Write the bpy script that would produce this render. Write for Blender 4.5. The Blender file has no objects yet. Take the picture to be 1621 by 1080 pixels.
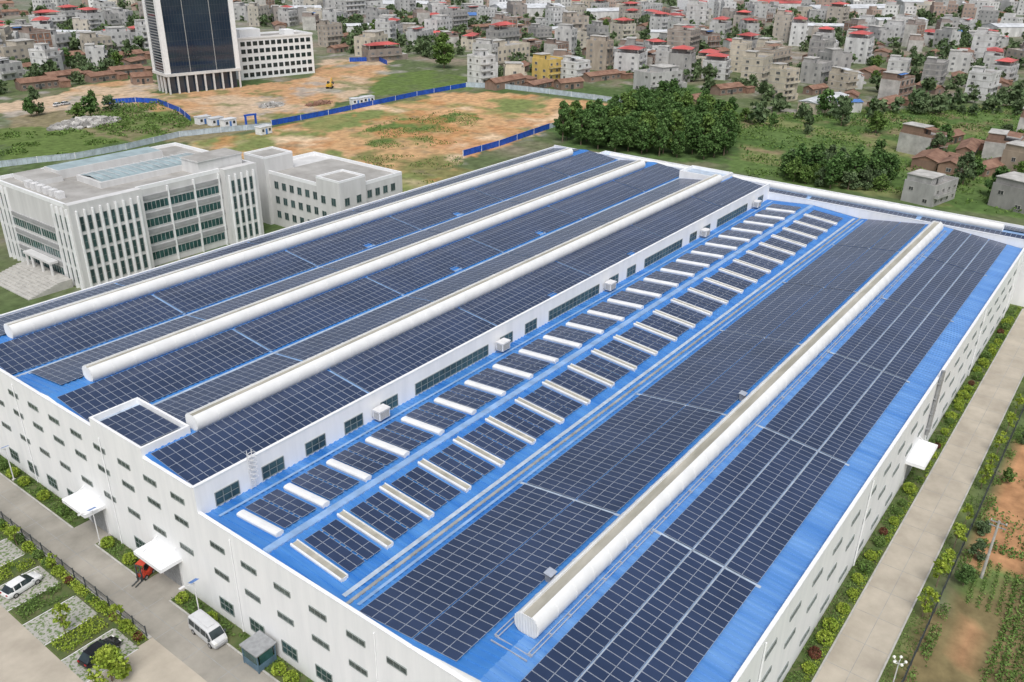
import bpy, math, random
import numpy as np
from mathutils import Vector, Matrix
random.seed(11); rng = np.random.default_rng(11)
scene = bpy.context.scene; col = scene.collection
R = math.radians
# ------------------------------------------------------------------ camera model
d1 = Vector((.6041, -.3367, .7223)).normalized(); d2 = Vector((-.7966, -.2735, .5390))
up = d1.cross(d2).normalized(); d2 = up.cross(d1)
H = 70.0; FPX = 1360.0
cr = Vector((d1.x, d2.x, up.x)); cd = Vector((d1.y, d2.y, up.y)); cf = Vector((d1.z, d2.z, up.z))
def G(px, py, z=0.0):
    r = cr * (px - 810.5) + cd * (py - 540.0) + cf * FPX
    t = (z - H) / r.z
    return (r.x * t, r.y * t)
def PX(x, y, z=0.0):
    p = Vector((x, y, z - H)); w = p.dot(cf)
    return (810.5 + FPX * p.dot(cr) / w, 540 + FPX * p.dot(cd) / w)
# ------------------------------------------------------------------ helpers
def link(o, parent=None):
    col.objects.link(o)
    if parent is not None: o.parent = parent
    return o
def tag(o, label=None, cat=None, group=None, kind=None):
    if label: o['label'] = label
    if cat: o['category'] = cat
    if group: o['group'] = group
    if kind: o['kind'] = kind
    return o
def thing(name, label, cat, loc=(0, 0, 0), rz=0, group=None):
    o = bpy.data.objects.new(name, None); o.empty_display_size = .3
    o.location = loc; o.rotation_euler = (0, 0, rz); link(o)
    return tag(o, label, cat, group)
def part(name, me, parent, loc=(0, 0, 0), rz=0):
    o = bpy.data.objects.new(name, me); o.location = loc
    if rz: o.rotation_euler = (0, 0, rz)
    return link(o, parent)
ORD = "first second third fourth fifth sixth seventh eighth ninth tenth eleventh twelfth thirteenth fourteenth fifteenth sixteenth seventeenth eighteenth nineteenth twentieth".split()
def ordn(i):
    if i < 20: return ORD[i]
    tens = ["twenty", "thirty", "forty", "fifty", "sixty", "seventy", "eighty", "ninety"][(i + 1) // 10 - 2]
    u = (i + 1) % 10
    return tens + "-" + ORD[u - 1] if u else tens[:-1] + "ieth"
NUM = ["zero", "one", "two", "three", "four", "five", "six", "seven", "eight"]

class MB:
    def __init__(s): s.v = []; s.f = []; s.m = []
    def poly(s, pts, m=0):
        b = len(s.v); s.v += [tuple(p) for p in pts]; s.f.append(tuple(range(b, b + len(pts)))); s.m.append(m); return s
    def box(s, x0, x1, y0, y1, z0, z1, m=0, top=None):
        b = len(s.v)
        s.v += [(x0, y0, z0), (x1, y0, z0), (x1, y1, z0), (x0, y1, z0), (x0, y0, z1), (x1, y0, z1), (x1, y1, z1), (x0, y1, z1)]
        for k, q in enumerate(((0, 3, 2, 1), (4, 5, 6, 7), (0, 1, 5, 4), (1, 2, 6, 5), (2, 3, 7, 6), (3, 0, 4, 7))):
            s.f.append(tuple(b + i for i in q)); s.m.append(top if (top is not None and k == 1) else m)
        return s
    def tube(s, p, q, r0, r1=None, n=8, m=0):
        p = Vector(p); q = Vector(q); r1 = r0 if r1 is None else r1
        d = (q - p).normalized(); a = d.orthogonal().normalized(); c = d.cross(a); b = len(s.v)
        for P, r in ((p, r0), (q, r1)):
            for i in range(n):
                t = 2 * math.pi * i / n; s.v.append(tuple(P + a * math.cos(t) * r + c * math.sin(t) * r))
        for i in range(n):
            j = (i + 1) % n; s.f.append((b + i, b + j, b + n + j, b + n + i)); s.m.append(m)
        s.f.append(tuple(b + i for i in reversed(range(n)))); s.m.append(m)
        s.f.append(tuple(b + n + i for i in range(n))); s.m.append(m)
        return s
    def loft(s, secs, m=0, cap=True, closed=True):
        b = len(s.v); n = len(secs[0])
        for sec in secs: s.v += [tuple(p) for p in sec]
        for k in range(len(secs) - 1):
            for i in range(n if closed else n - 1):
                j = (i + 1) % n
                s.f.append((b + k * n + i, b + k * n + j, b + (k + 1) * n + j, b + (k + 1) * n + i)); s.m.append(m)
        if cap:
            s.f.append(tuple(b + i for i in reversed(range(n)))); s.m.append(m)
            e = b + (len(secs) - 1) * n; s.f.append(tuple(e + i for i in range(n))); s.m.append(m)
        return s
    def mesh(s, name, mats, off=None, smooth=False):
        me = bpy.data.meshes.new(name)
        v = s.v if off is None else [(a - off[0], b - off[1], c - off[2]) for a, b, c in s.v]
        me.from_pydata(v, [], s.f)
        for mt in (mats if isinstance(mats, (list, tuple)) else [mats]): me.materials.append(mt)
        me.polygons.foreach_set('material_index', s.m)
        if smooth: me.polygons.foreach_set('use_smooth', [len(f) == 4 for f in s.f])
        me.update()
        if smooth: me.set_sharp_from_angle(angle=R(38))
        return me
    def build(s, name, mats, parent=None, world=False, loc=(0, 0, 0), rz=0, smooth=False):
        off = tuple(parent.location) if (world and parent is not None) else None
        return part(name, s.mesh(name, mats, off, smooth), parent, loc, rz)

# ------------------------------------------------------------------ materials
def mat(name, c, rough=.65, var=.12, scale=.5, st=(1, 1, 1), metal=0, bump=0, c2=None, objcol=False, island=0, spec=.4, detail=5, lo=.35, hi=.65):
    m = bpy.data.materials.new(name); m.use_nodes = True; nt = m.node_tree; N = nt.nodes; L = nt.links
    b = N['Principled BSDF']; b.inputs['Roughness'].default_value = rough; b.inputs['Metallic'].default_value = metal
    b.inputs['Specular IOR Level'].default_value = spec
    geo = N.new('ShaderNodeNewGeometry'); vm = N.new('ShaderNodeVectorMath'); vm.operation = 'MULTIPLY'; vm.inputs[1].default_value = st
    L.new(geo.outputs['Position'], vm.inputs[0])
    no = N.new('ShaderNodeTexNoise'); no.inputs['Scale'].default_value = scale; no.inputs['Detail'].default_value = detail; no.inputs['Roughness'].default_value = .62
    L.new(vm.outputs[0], no.inputs['Vector'])
    mr = N.new('ShaderNodeMapRange'); mr.inputs[1].default_value = lo; mr.inputs[2].default_value = hi; L.new(no.outputs[0], mr.inputs[0])
    mx = N.new('ShaderNodeMix'); mx.data_type = 'RGBA'; L.new(mr.outputs[0], mx.inputs[0])
    if objcol:
        mx.inputs[6].default_value = (1 - var, 1 - var, 1 - var, 1); mx.inputs[7].default_value = (1, 1, 1, 1)
        oi = N.new('ShaderNodeObjectInfo'); mu = N.new('ShaderNodeMix'); mu.data_type = 'RGBA'; mu.blend_type = 'MULTIPLY'; mu.inputs[0].default_value = 1
        L.new(oi.outputs['Color'], mu.inputs[6]); L.new(mx.outputs[2], mu.inputs[7]); out = mu.outputs[2]
    else:
        if c2 is None:
            mx.inputs[6].default_value = tuple(max(0, k * (1 - var)) for k in c) + (1,); mx.inputs[7].default_value = tuple(min(1, k * (1 + var)) for k in c) + (1,)
        else:
            mx.inputs[6].default_value = tuple(c) + (1,); mx.inputs[7].default_value = tuple(c2) + (1,)
        out = mx.outputs[2]
    if island:
        m2 = N.new('ShaderNodeMapRange'); m2.inputs[3].default_value = 1 - island; m2.inputs[4].default_value = 1 + island
        L.new(geo.outputs['Random Per Island'], m2.inputs[0])
        vs = N.new('ShaderNodeVectorMath'); vs.operation = 'SCALE'; L.new(out, vs.inputs[0]); L.new(m2.outputs[0], vs.inputs['Scale']); out = vs.outputs[0]
    L.new(out, b.inputs['Base Color'])
    if bump:
        bp = N.new('ShaderNodeBump'); bp.inputs['Strength'].default_value = bump; bp.inputs['Distance'].default_value = .1
        L.new(no.outputs[0], bp.inputs['Height']); L.new(bp.outputs[0], b.inputs['Normal'])
    return m
M = {}
M['wall'] = mat('white_wall', (.8, .81, .82), .7, c2=(.88, .885, .89), scale=.7, st=(1, 1, .12))
M['coping'] = mat('coping', (.83, .84, .85), .5, .05, 1)
M['blue'] = mat('blue_roof', (.025, .16, .5), .4, c2=(.075, .26, .61), scale=.12, st=(.8, .6, 1), spec=.5, detail=8)
M['blue_dusty'] = mat('dusty_blue_roof', (.025, .16, .5), .4, c2=(.085, .27, .61), scale=.3, st=(1.6, .2, 1), spec=.5, detail=9)
M['blue_eave'] = mat('weathered_sheen_blue_roof', (.065, .215, .54), .35, c2=(.15, .33, .65), scale=.35, st=(1.8, .08, 1), spec=.6, detail=9)  # streaky weathered blue, lightened overall to paint in sky sheen
M['blue_pale'] = mat('pale_blue_strip', (.25, .4, .64), .5, .2, .5)
M['walk'] = mat('walkway', (.42, .5, .6), .6, .18, .8)
M['vent'] = mat('vent_shell', (.74, .75, .75), .42, c2=(.83, .84, .84), scale=.5, spec=.5)
M['trough'] = mat('vent_trough', (.3, .29, .24), .8, c2=(.46, .44, .38), scale=.5, st=(.3, 1, 1))
M['gutter'] = mat('gutter', (.3, .31, .31), .8, .25, .6)
M['glass_teal'] = mat('teal_glass', (.03, .085, .085), .14, .35, .6, spec=.6)
M['glass_slate'] = mat('slate_green_glass', (.04, .078, .08), .16, .4, .4, spec=.6)
M['glass_dark'] = mat('dark_glass', (.022, .035, .04), .12, .4, .5, spec=.6)
M['glass_grey'] = mat('grey_green_glass', (.06, .085, .08), .2, .4, .5, spec=.6)
M['glass_blue'] = mat('blue_black_glass', (.016, .028, .052), .05, c2=(.035, .052, .08), scale=.05, spec=.8)
M['frame_dark'] = mat('dark_frame', (.06, .07, .075), .5, .1)
M['frame_grey'] = mat('grey_frame', (.24, .27, .26), .5, .1)
M['mullion'] = mat('tower_mullion', (.06, .072, .09), .4, .1)
M['frame_white'] = mat('white_frame', (.6, .6, .6), .5, .1)
M['solar'] = mat('solar_glass', (.017, .033, .08), .22, c2=(.028, .049, .112), scale=.12, spec=.7, detail=3)
M['alu'] = mat('aluminium_frame', (.4, .44, .51), .4, .1, 2)
M['metal'] = mat('grey_metal', (.35, .36, .37), .45, .15, 2, metal=.3)
M['steel_white'] = mat('painted_steel', (.7, .7, .7), .45, .08, 2)
M['concrete'] = mat('concrete', (.25, .237, .205), .9, c2=(.38, .355, .31), scale=.16, detail=9, bump=.1)
M['concrete_pale'] = mat('concrete_road', (.37, .33, .27), .9, c2=(.5, .45, .37), scale=.2, detail=9, bump=.1)
M['kerb'] = mat('kerb', (.45, .44, .41), .9, .15, 1)
M['soil'] = mat('bed_soil', (.07, .115, .03), .95, c2=(.12, .13, .055), scale=.6)
M['paver'] = mat('grass_paver', (.13, .19, .07), .95, c2=(.4, .39, .36), scale=2.5, detail=3, lo=.42, hi=.52)
M['leaf'] = mat('leaf_dark', (.055, .12, .03), .7, c2=(.105, .185, .055), scale=.22, island=.4, spec=.25)
M['leaf_mid'] = mat('leaf_mid', (.085, .155, .032), .7, c2=(.14, .215, .055), scale=.4, island=.4, spec=.25)
M['leaf_hazed'] = mat('leaf_hazed', (.085, .135, .06), .8, c2=(.135, .185, .09), scale=.1, island=.35, spec=.2)  # paler, greyer leaves: distance haze painted into the colour
M['leaf_lime'] = mat('leaf_lime', (.18, .27, .03), .7, c2=(.3, .37, .05), scale=.8, island=.35, spec=.25)
M['leaf_red'] = mat('leaf_red', (.13, .05, .03), .7, .3, .8, island=.4, spec=.25)
M['trunk'] = mat('trunk', (.2, .15, .11), .9, .25, 3)
M['house'] = mat('house_wall', (1, 1, 1), .85, .32, .3, st=(1, 1, .4), objcol=True)
M['trim'] = mat('house_trim', (.45, .44, .415), .85, .25, .3)
M['flatroof'] = mat('flat_roof', (.23, .22, .205), .9, c2=(.46, .445, .42), scale=.12)  # roof greys lifted to suggest haze over the town
M['officeroof'] = mat('office_flat_roof', (.3, .29, .27), .9, c2=(.44, .43, .41), scale=.2, detail=8)
M['redroof'] = mat('red_tin', (.5, .1, .09), .5, .35, .06)
M['tile'] = mat('brown_tile', (.18, .095, .065), .9, c2=(.31, .185, .13), scale=.35)
M['brick'] = mat('brick', (.3, .18, .13), .9, .3, .4)
M['void'] = mat('window_dark', (.055, .06, .063), .3, .4, .5)
M['voidfar'] = mat('window_hazed', (.17, .175, .18), .4, .4, .3)  # window dark raised to mid grey, standing in for haze
FARW = [('cabin', .64, .64, .63), ('cream', .56, .52, .44), ('grey', .42, .415, .41), ('brown', .38, .29, .245), ('tan', .48, .42, .35), ('pale', .54, .54, .535)]  # far wall palette, contrast lowered to paint in haze
for n_, a_, b_, c_ in FARW: M['far_' + n_] = mat('far_wall_' + n_, (a_, b_, c_), .85, .25, .05, island=.18)
M['shedroof'] = mat('shed_roof', (.58, .6, .62), .6, .2, .2)
M['shedblue'] = mat('shed_blue', (.08, .2, .5), .5, .2, .2)
M['hoard'] = mat('blue_hoarding', (.015, .085, .46), .5, .25, .5)
M['hoardw'] = mat('white_hoarding', (.45, .52, .58), .6, .2, .5)
M['cabin'] = mat('cabin_white', (.74, .75, .76), .6, .1, 1)
M['office'] = mat('office_wall', (.57, .57, .565), .75, c2=(.68, .68, .675), scale=.4, st=(1, 1, .15))
M['officegrey'] = mat('office_band', (.33, .335, .34), .8, .12, .6)
M['skylite'] = mat('atrium_glass', (.33, .42, .44), .35, .2, .3)
M['rubber'] = mat('rubber', (.02, .02, .02), .8, .2)
M['rim'] = mat('rim', (.45, .45, .46), .35, .1, metal=.6)
M['carwhite'] = mat('car_white', (.75, .76, .77), .25, .04, 1)
M['carblack'] = mat('car_black', (.012, .013, .016), .2, .2, 1)
M['carsilver'] = mat('car_silver', (.58, .59, .6), .3, .05, 1)
M['red'] = mat('forklift_red', (.55, .06, .03), .4, .15, 1)
M['yellow'] = mat('machine_yellow', (.6, .36, .04), .5, .15, 1)
M['lamp'] = mat('lamp_lens', (.8, .8, .75), .2, .05)
M['taillight'] = mat('tail_lens', (.35, .01, .01), .2, .05)
M['rubble'] = mat('rubble', (.4, .39, .37), .95, .3, .4, island=.35)
M['bluesteel'] = mat('blue_grey_steel', (.1, .17, .23), .5, .2, 1)

# ------------------------------------------------------------------ ground
def lattice(seed): return np.random.default_rng(seed).random((256, 256))
def vnoise(x, y, sc, seed, octv=4):
    out = 0; amp = 1; tot = 0
    for o in range(octv):
        g = lattice(seed + o); u = x / sc + 1000; v = y / sc + 1000
        i = np.floor(u).astype(int); j = np.floor(v).astype(int); fu = u - i; fv = v - j
        fu = fu * fu * (3 - 2 * fu); fv = fv * fv * (3 - 2 * fv)
        a = g[i % 256, j % 256]; b = g[(i + 1) % 256, j % 256]; c = g[i % 256, (j + 1) % 256]; d = g[(i + 1) % 256, (j + 1) % 256]
        out = out + amp * ((a * (1 - fu) + b * fu) * (1 - fv) + (c * (1 - fu) + d * fu) * fv); tot += amp; amp *= .55; sc *= .5
    return out / tot
def inpoly(x, y, P):
    r = np.zeros(x.shape, bool); n = len(P)
    for k in range(n):
        x0, y0 = P[k]; x1, y1 = P[(k + 1) % n]
        if y0 == y1: continue
        c = ((y0 > y) != (y1 > y)) & (x < (x1 - x0) * (y - y0) / (y1 - y0) + x0); r ^= c
    return r
def gpoly(pp): return [G(*p) for p in pp]
xs = np.concatenate([[-6000, -1500, -300, -60], np.arange(0, 300, 2.), np.arange(300, 700, 4.), np.arange(700, 1500, 8.), [1800, 3000, 7000]])
ys = np.concatenate([[-6000, -1500, -400], np.arange(-150, 0, 3.), np.arange(0, 420, 2.), np.arange(420, 1300, 6.), [1700, 3000, 7000]])
GX, GY = np.meshgrid(xs, ys, indexing='ij'); gx = GX.ravel(); gy = GY.ravel()
n1 = vnoise(gx, gy, 30, 1); n2 = vnoise(gx, gy, 9, 20); n3 = vnoise(gx, gy, 60, 40); n4 = vnoise(gx, gy, 26, 300)
C = np.empty((gx.size, 3)); C[:] = (.12, .155, .07)
def blend(c, w):
    w = np.clip(w, 0, 1)[:, None]; C[:] = C * (1 - w) + np.array(c) * w
blend((.28, .235, .18), (n1 - .48) * 6 * .7); blend((.34, .32, .29), (n2 - .6) * 6); blend((.09, .14, .05), (n3 - .5) * 5)
jx = gx + (vnoise(gx, gy, 14, 60) - .5) * 18; jy = gy + (vnoise(gx, gy, 14, 80) - .5) * 18
ORANGE = (.58, .36, .19); PALE = (.58, .44, .31); GREEN = (.13, .19, .055); LGREEN = (.2, .24, .085); DGREEN = (.075, .13, .045)
REG = [
 ([(440, 205), (560, 172), (700, 150), (800, 146), (960, 163), (1000, 170), (940, 187), (870, 203), (735, 248), (690, 320), (560, 300), (420, 260), (290, 245), (290, 225)], ORANGE, lambda: .8 + n1 * .3),
 ([(0, 170), (120, 140), (230, 122), (265, 150), (390, 138), (480, 125), (520, 95), (620, 92), (615, 112), (590, 145), (520, 172), (440, 195), (380, 195), (300, 182), (230, 172), (120, 172), (0, 185)], PALE, lambda: .85 + n1 * .2),
 ([(0, 180), (180, 168), (300, 178), (420, 200), (300, 225), (180, 225), (0, 205)], (.3, .24, .15), lambda: .7 + 0 * n1),
 ([(0, 203), (110, 203), (200, 222), (120, 252), (0, 265)], GREEN, lambda: .95 + 0 * n1),
 ([(110, 192), (190, 165), (265, 165), (305, 200), (240, 222), (185, 217)], GREEN, lambda: (n2 - .3) * 4),
 ([(570, 208), (630, 186), (720, 175), (760, 188), (725, 226), (640, 240), (580, 232)], GREEN, lambda: (n2 - .32) * 5),
 ([(590, 120), (680, 112), (750, 125), (735, 142), (600, 152)], GREEN, lambda: (n2 - .2) * 4),
 ([(440, 178), (560, 160), (600, 165), (450, 196)], LGREEN, lambda: (n2 - .4) * 5),
 ([(770, 148), (870, 153), (860, 180), (790, 172)], LGREEN, lambda: (n2 - .34) * 5),
 ([(440, 205), (560, 178), (640, 170), (570, 200), (470, 225), (400, 235)], LGREEN, lambda: (n2 - .38) * 6),
 ([(560, 240), (735, 240), (720, 300), (640, 310), (560, 290)], (.22, .21, .085), lambda: (n2 - .32) * 4),
 ([(280, 228), (440, 215), (560, 250), (560, 290), (420, 270)], LGREEN, lambda: (n2 - .4) * 5),
 ([(990, 135), (1090, 135), (1180, 175), (1170, 260), (900, 240), (870, 205), (1000, 168)], DGREEN, lambda: .9 + 0 * n1),
 ([(1160, 185), (1250, 180), (1621, 165), (1800, 165), (1800, 380), (1621, 345), (1180, 280)], (.12, .19, .058), lambda: .92 + 0 * n1),
]
for pp, c, wf in REG: blend(c, inpoly(jx, jy, gpoly(pp)) * wf())
site = inpoly(jx, jy, gpoly(REG[0][0]))
blend(LGREEN, site * np.clip((n4 - .52) * 8, 0, .85)); blend((.7, .53, .36), site * np.clip((vnoise(gx, gy, 22, 140) - .59) * 7, 0, .85)); blend((.5, .25, .11), site * np.clip((vnoise(gx, gy, 12, 170) - .57) * 8, 0, .7)); blend((.22, .19, .12), site * np.clip((vnoise(gx, gy, 7, 190) - .68) * 9, 0, .6))
site2 = inpoly(jx, jy, gpoly(REG[1][0])); blend((.52, .3, .15), site2 * np.clip((n4 - .44) * 7, 0, .85)); blend((.17, .2, .08), site2 * np.clip((n2 - .57) * 9, 0, .75)); blend((.38, .36, .33), site2 * np.clip((vnoise(gx, gy, 16, 210) - .62) * 9, 0, .7))
far_right = inpoly(gx, gy, gpoly(REG[-1][0])); pl = np.floor((gx * .9 - gy * .35) / 13 + n1 * 1.2) % 4
blend((.25, .25, .11), far_right * (pl == 1) * .6); blend((.08, .14, .04), far_right * (pl == 2) * .7); blend((.3, .22, .14), far_right * np.clip((n2 - .63) * 8, 0, .7))
rowsn = (np.floor((gx * .35 + gy * .94) / 4.2) % 2 == 0); dg = inpoly(jx, jy, gpoly(REG[-2][0])); blend((.12, .2, .06), dg * rowsn * .55)
near = (gx > -60) & (gx < 216) & (gy > 6) & (gy < 150); blend((.14, .18, .065), near * .9)
outp = (gx > -200) & (gx < 216) & (gy < 6) & (gy > -200)
blend((.14, .2, .065), outp * 1.); blend((.47, .25, .13), inpoly(jx * .25 + gx * .75, jy * .25 + gy * .75, gpoly([(1515, 905), (1560, 775), (1640, 680), (1800, 650), (1800, 800), (1650, 900)])) * .95)
blend((.21, .17, .085), inpoly(gx, gy, gpoly([(1385, 1110), (1480, 960), (1700, 900), (1900, 1200)])) * 1.)
blend((.46, .26, .14), inpoly(jx * .2 + gx * .8, jy * .2 + gy * .8, gpoly([(1520, 985), (1570, 990), (1555, 1050), (1500, 1045)])) * .8)
blend((.3, .3, .28), np.clip((np.hypot(gx, gy) - 480) / 1100, 0, .45))  # aerial haze painted in: ground colour pales with distance
nx, ny = len(xs), len(ys); idx = np.arange(nx * ny).reshape(nx, ny)
F = np.stack([idx[:-1, :-1], idx[1:, :-1], idx[1:, 1:], idx[:-1, 1:]], -1).reshape(-1, 4)
me = bpy.data.meshes.new('ground'); me.from_pydata(np.stack([gx, gy, gx * 0], 1).tolist(), [], F.tolist())
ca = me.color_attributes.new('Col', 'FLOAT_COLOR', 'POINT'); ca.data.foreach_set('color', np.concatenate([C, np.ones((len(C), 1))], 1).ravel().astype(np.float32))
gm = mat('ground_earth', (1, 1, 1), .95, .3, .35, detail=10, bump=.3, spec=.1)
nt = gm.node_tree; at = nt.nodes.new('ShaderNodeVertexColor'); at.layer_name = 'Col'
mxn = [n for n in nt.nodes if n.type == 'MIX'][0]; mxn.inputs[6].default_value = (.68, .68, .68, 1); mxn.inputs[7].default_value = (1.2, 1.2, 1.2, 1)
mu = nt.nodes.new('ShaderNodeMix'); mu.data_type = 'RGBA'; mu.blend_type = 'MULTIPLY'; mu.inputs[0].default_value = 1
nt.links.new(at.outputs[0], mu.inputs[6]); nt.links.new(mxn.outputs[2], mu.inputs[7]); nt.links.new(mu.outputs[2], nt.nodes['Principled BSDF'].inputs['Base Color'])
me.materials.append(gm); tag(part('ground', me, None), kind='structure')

def sheet(name, x0, x1, y0, y1, z, m): return tag(MB().box(x0, x1, y0, y1, z - .1, z, 0).build(name, m), kind='structure')
sheet('front_road', 32.9, 37.2, 60, 200, .024, M['concrete'])
sheet('forecourt', 8, 37.2, 4, 60, .024, M['concrete'])
sheet('forecourt_entrance', 8, 32.9, 60, 72.5, .022, M['concrete_pale'])
sheet('parking_aisle', 5, 25.2, 72.5, 150, .02, M['concrete_pale'])
sheet('side_road', 37.2, 300, 8.3, 13.4, .022, M['concrete_pale'])
jm = MB()
for i in range(44): jm.box(40 + i * 5, 40.05 + i * 5, 8.3, 13.4, .02, .027)
for i in range(24): jm.box(32.9, 37.2, 62 + i * 5, 62.05 + i * 5, .02, .029)
jm.box(40, 250, 10.8, 10.85, .02, .0275); jm.box(35, 35.05, 60, 190, .02, .0295)
tag(jm.build('road_joint', M['gutter']), kind='structure')
for i, (a, b) in enumerate(((17, 76), (81.2, 92), (97.2, 150))):
    sheet('front_planting_bed', 37.4, 39.55, a, b, .1, M['soil']); sheet('front_kerb', 37.2, 37.4, a, b, .13, M['kerb'])
for a in (76, 92): sheet('door_apron', 37.2, 39.6, a, a + 5.2, .03, M['concrete'])
sheet('side_planting_bed', 39.6, 196, 13.6, 15.95, .1, M['soil']); sheet('side_kerb', 39.6, 196, 13.4, 13.6, .13, M['kerb'])
sheet('verge_kerb', 37.2, 300, 8.1, 8.3, .13, M['kerb'])
sheet('parking_planting_bed', 31.2, 32.5, 72.5, 150, .1, M['soil']); sheet('parking_kerb', 32.5, 32.9, 72.5, 150, .13, M['kerb'])
for k in range(6):
    y = 74.6 + k * 8.25
    sheet('parking_bay', 25.2, 31.2, y - 2.4, y + 2.4, .03, M['paver'])
    sheet('bay_planting_bed', 25.4, 31.2, y + 2.5, y + 5.7, .1, M['soil'])
    lm = MB(); lm.box(25.2, 31, y - 2.45, y - 2.33, .02, .036); lm.box(25.2, 31, y + 2.33, y + 2.45, .02, .036)
    tag(lm.build('bay_marking', M['steel_white']), kind='structure')

# ------------------------------------------------------------------ windows
def window_meshes(w, h, nv, nh=1, fm='frame_dark', gm_='glass_dark', t=.07):
    f = MB(); d = .1
    f.box(-w/2, w/2, -d, .02, 0, t); f.box(-w/2, w/2, -d, .02, h - t, h); f.box(-w/2, -w/2 + t, -d, .02, t, h - t); f.box(w/2 - t, w/2, -d, .02, t, h - t)
    for i in range(1, nv): x = -w/2 + w * i / nv; f.box(x - t*.4, x + t*.4, -d + .02, .02, t, h - t)
    for i in range(1, nh): z = h * i / nh; f.box(-w/2 + t, w/2 - t, -d + .03, .02, z - t*.4, z + t*.4)
    p = MB(); p.box(-w/2 + t*.6, w/2 - t*.6, -.035, .0, t*.6, h - t*.6)
    return f.mesh('window', M[fm]), p.mesh('pane', M[gm_])
def win(parent, ms, x, y, z, rz=0):
    l = parent.location; o = part('window', ms[0], parent, (x - l.x, y - l.y, z - l.z), rz); part('pane', ms[1], o); return o
FX = -math.pi / 2   # wall facing -X

# ------------------------------------------------------------------ factory halls
X0, X1 = 39.6, 195.5
def corr(mb, x0, x1, yA, zA, yB, zB, m=0, p=.8):
    b = len(mb.v); x = x0; prof = []
    while x < x1:
        prof += [(x, 0), (x + p*.55, 0), (x + p*.62, .11), (x + p*.93, .11)]; x += p
    prof = [(min(a, x1), h) for a, h in prof] + [(x1, 0)]
    for a, h in prof: mb.v += [(a, yA, zA + h), (a, yB, zB + h)]
    for i in range(len(prof) - 1): mb.f.append((b + 2*i, b + 2*i + 2, b + 2*i + 3, b + 2*i + 1)); mb.m.append(m)
RY = [80.8, 101.4, 122.0]; VY = [71.1, 91.1, 111.7, 132.3]; ZR, ZV = 16.75, 15.6
def zhigh(y):
    for i in range(3):
        if VY[i] <= y <= RY[i]: return ZV + (ZR - ZV) * (y - VY[i]) / (RY[i] - VY[i])
        if RY[i] <= y <= VY[i+1]: return ZR + (ZV - ZR) * (y - RY[i]) / (VY[i+1] - RY[i])
    return ZV
LY = [16.3, 32.5, 49.0, 60.0, 70.8]; LZ = [12.75, 14.35, 12.5, 13.5, 12.75]
def zlow(y): return float(np.interp(y, LY, LZ))

hallA = thing('factory_hall', 'tall white factory hall with three ridge ventilators and blue roof under solar panels', 'factory', (X0, 100, 0))
hallB = thing('factory_hall', 'low white factory hall with skylight rows and one long ridge ventilator, nearest the camera', 'factory', (X0, 40, 0))
hallC = thing('factory_hall', 'long low factory hall crossing behind the far end of the two solar halls', 'factory', (204, 60, 0))
wa = MB(); wa.box(X0, X0 + .3, 71.1, 132.5, 0, 16.4); wa.box(X0, X1, 70.8, 71.1, 0, 16.6); wa.box(X0 + .3, X1 - .3, 132.5, 132.8, 0, 15.9); wa.box(X1 - .3, X1, 71.1, 132.5, 0, 16.4)
for xx in (X0 + .31, X1 - .31):
    wa.poly([(xx, VY[0], 15)] + [q for i in range(3) for q in ((xx, VY[i], ZV), (xx, RY[i], ZR + .02))] + [(xx, VY[3], ZV), (xx, VY[3], 15)])
wa.build('wall', M['wall'], hallA, True)
cp = MB(); cp.box(X0 - .05, X0 + .35, 71.15, 80.25, 16.4, 16.5); cp.box(X0 - .05, X0 + .35, 91.05, 132.9, 16.4, 16.5); cp.box(X0 - .05, X1 + .05, 70.75, 71.15, 16.6, 16.7); cp.box(X0 + .35, X1 + .05, 132.45, 132.85, 15.9, 16.0); cp.box(X1 - .35, X1 + .05, 71.15, 132.45, 16.4, 16.5)
cp.build('coping', M['coping'], hallA, True)
for (tx0, tx1) in ((X0 - .02, 45.8), (188.6, X1 + .02)):
    t = MB(); z1 = 17.7
    t.box(tx0, tx0 + .3, 80.3, 91, 15, z1); t.box(tx1 - .3, tx1, 80.3, 91, 15, z1); t.box(tx0 + .3, tx1 - .3, 80.3, 80.6, 15, z1); t.box(tx0 + .3, tx1 - .3, 90.7, 91, 15, z1)
    t.box(tx0 + .3, tx1 - .3, 80.6, 90.7, 16.7, 17.0, 1)
    t.build('roof_turret', [M['wall'], M['walk']], hallA, True)
for i in range(3):
    r = MB(); corr(r, X0 + .3, X1 - .3, VY[i], ZV, RY[i], ZR); r.build('roof_slope', M['blue'], hallA, True)
    r = MB(); corr(r, X0 + .3, X1 - .3, RY[i], ZR, VY[i+1], ZV); r.build('roof_slope', M['blue'], hallA, True)
wb = MB(); wb.box(X0, X0 + .3, 16.3, 70.79, 0, 13.4); wb.box(X0, X1, 16, 16.3, 0, 13.35); wb.box(X1 - .3, X1, 16.3, 70.79, 0, 14.6)
for xx in (X0 + .31, X1 - .31): wb.poly([(xx, LY[0], 11)] + [(xx, y, z + .02) for y, z in zip(LY, LZ)] + [(xx, LY[4], 11)])
wb.build('wall', M['wall'], hallB, True)
cp = MB(); cp.box(X0 - .05, X0 + .35, 16.35, 70.74, 13.4, 13.5); cp.box(X0 - .05, X1 + .05, 15.95, 16.35, 13.35, 13.45); cp.box(X1 - .35, X1 + .05, 16.36, 70.74, 14.6, 14.7)
cp.build('coping', M['coping'], hallB, True)
for i in range(4):
    r = MB(); corr(r, X0 + .3, X1 - .3, LY[i], LZ[i], LY[i+1], LZ[i+1]); r.build('roof_slope', M['blue_eave'] if i == 0 else (M['blue_dusty'] if i > 1 else M['blue']), hallB, True)
g = MB(); g.box(X0 + .4, X1 - .4, 48.82, 49.18, 12.5, 12.68); g.build('gutter', M['gutter'], hallB, True)
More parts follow.
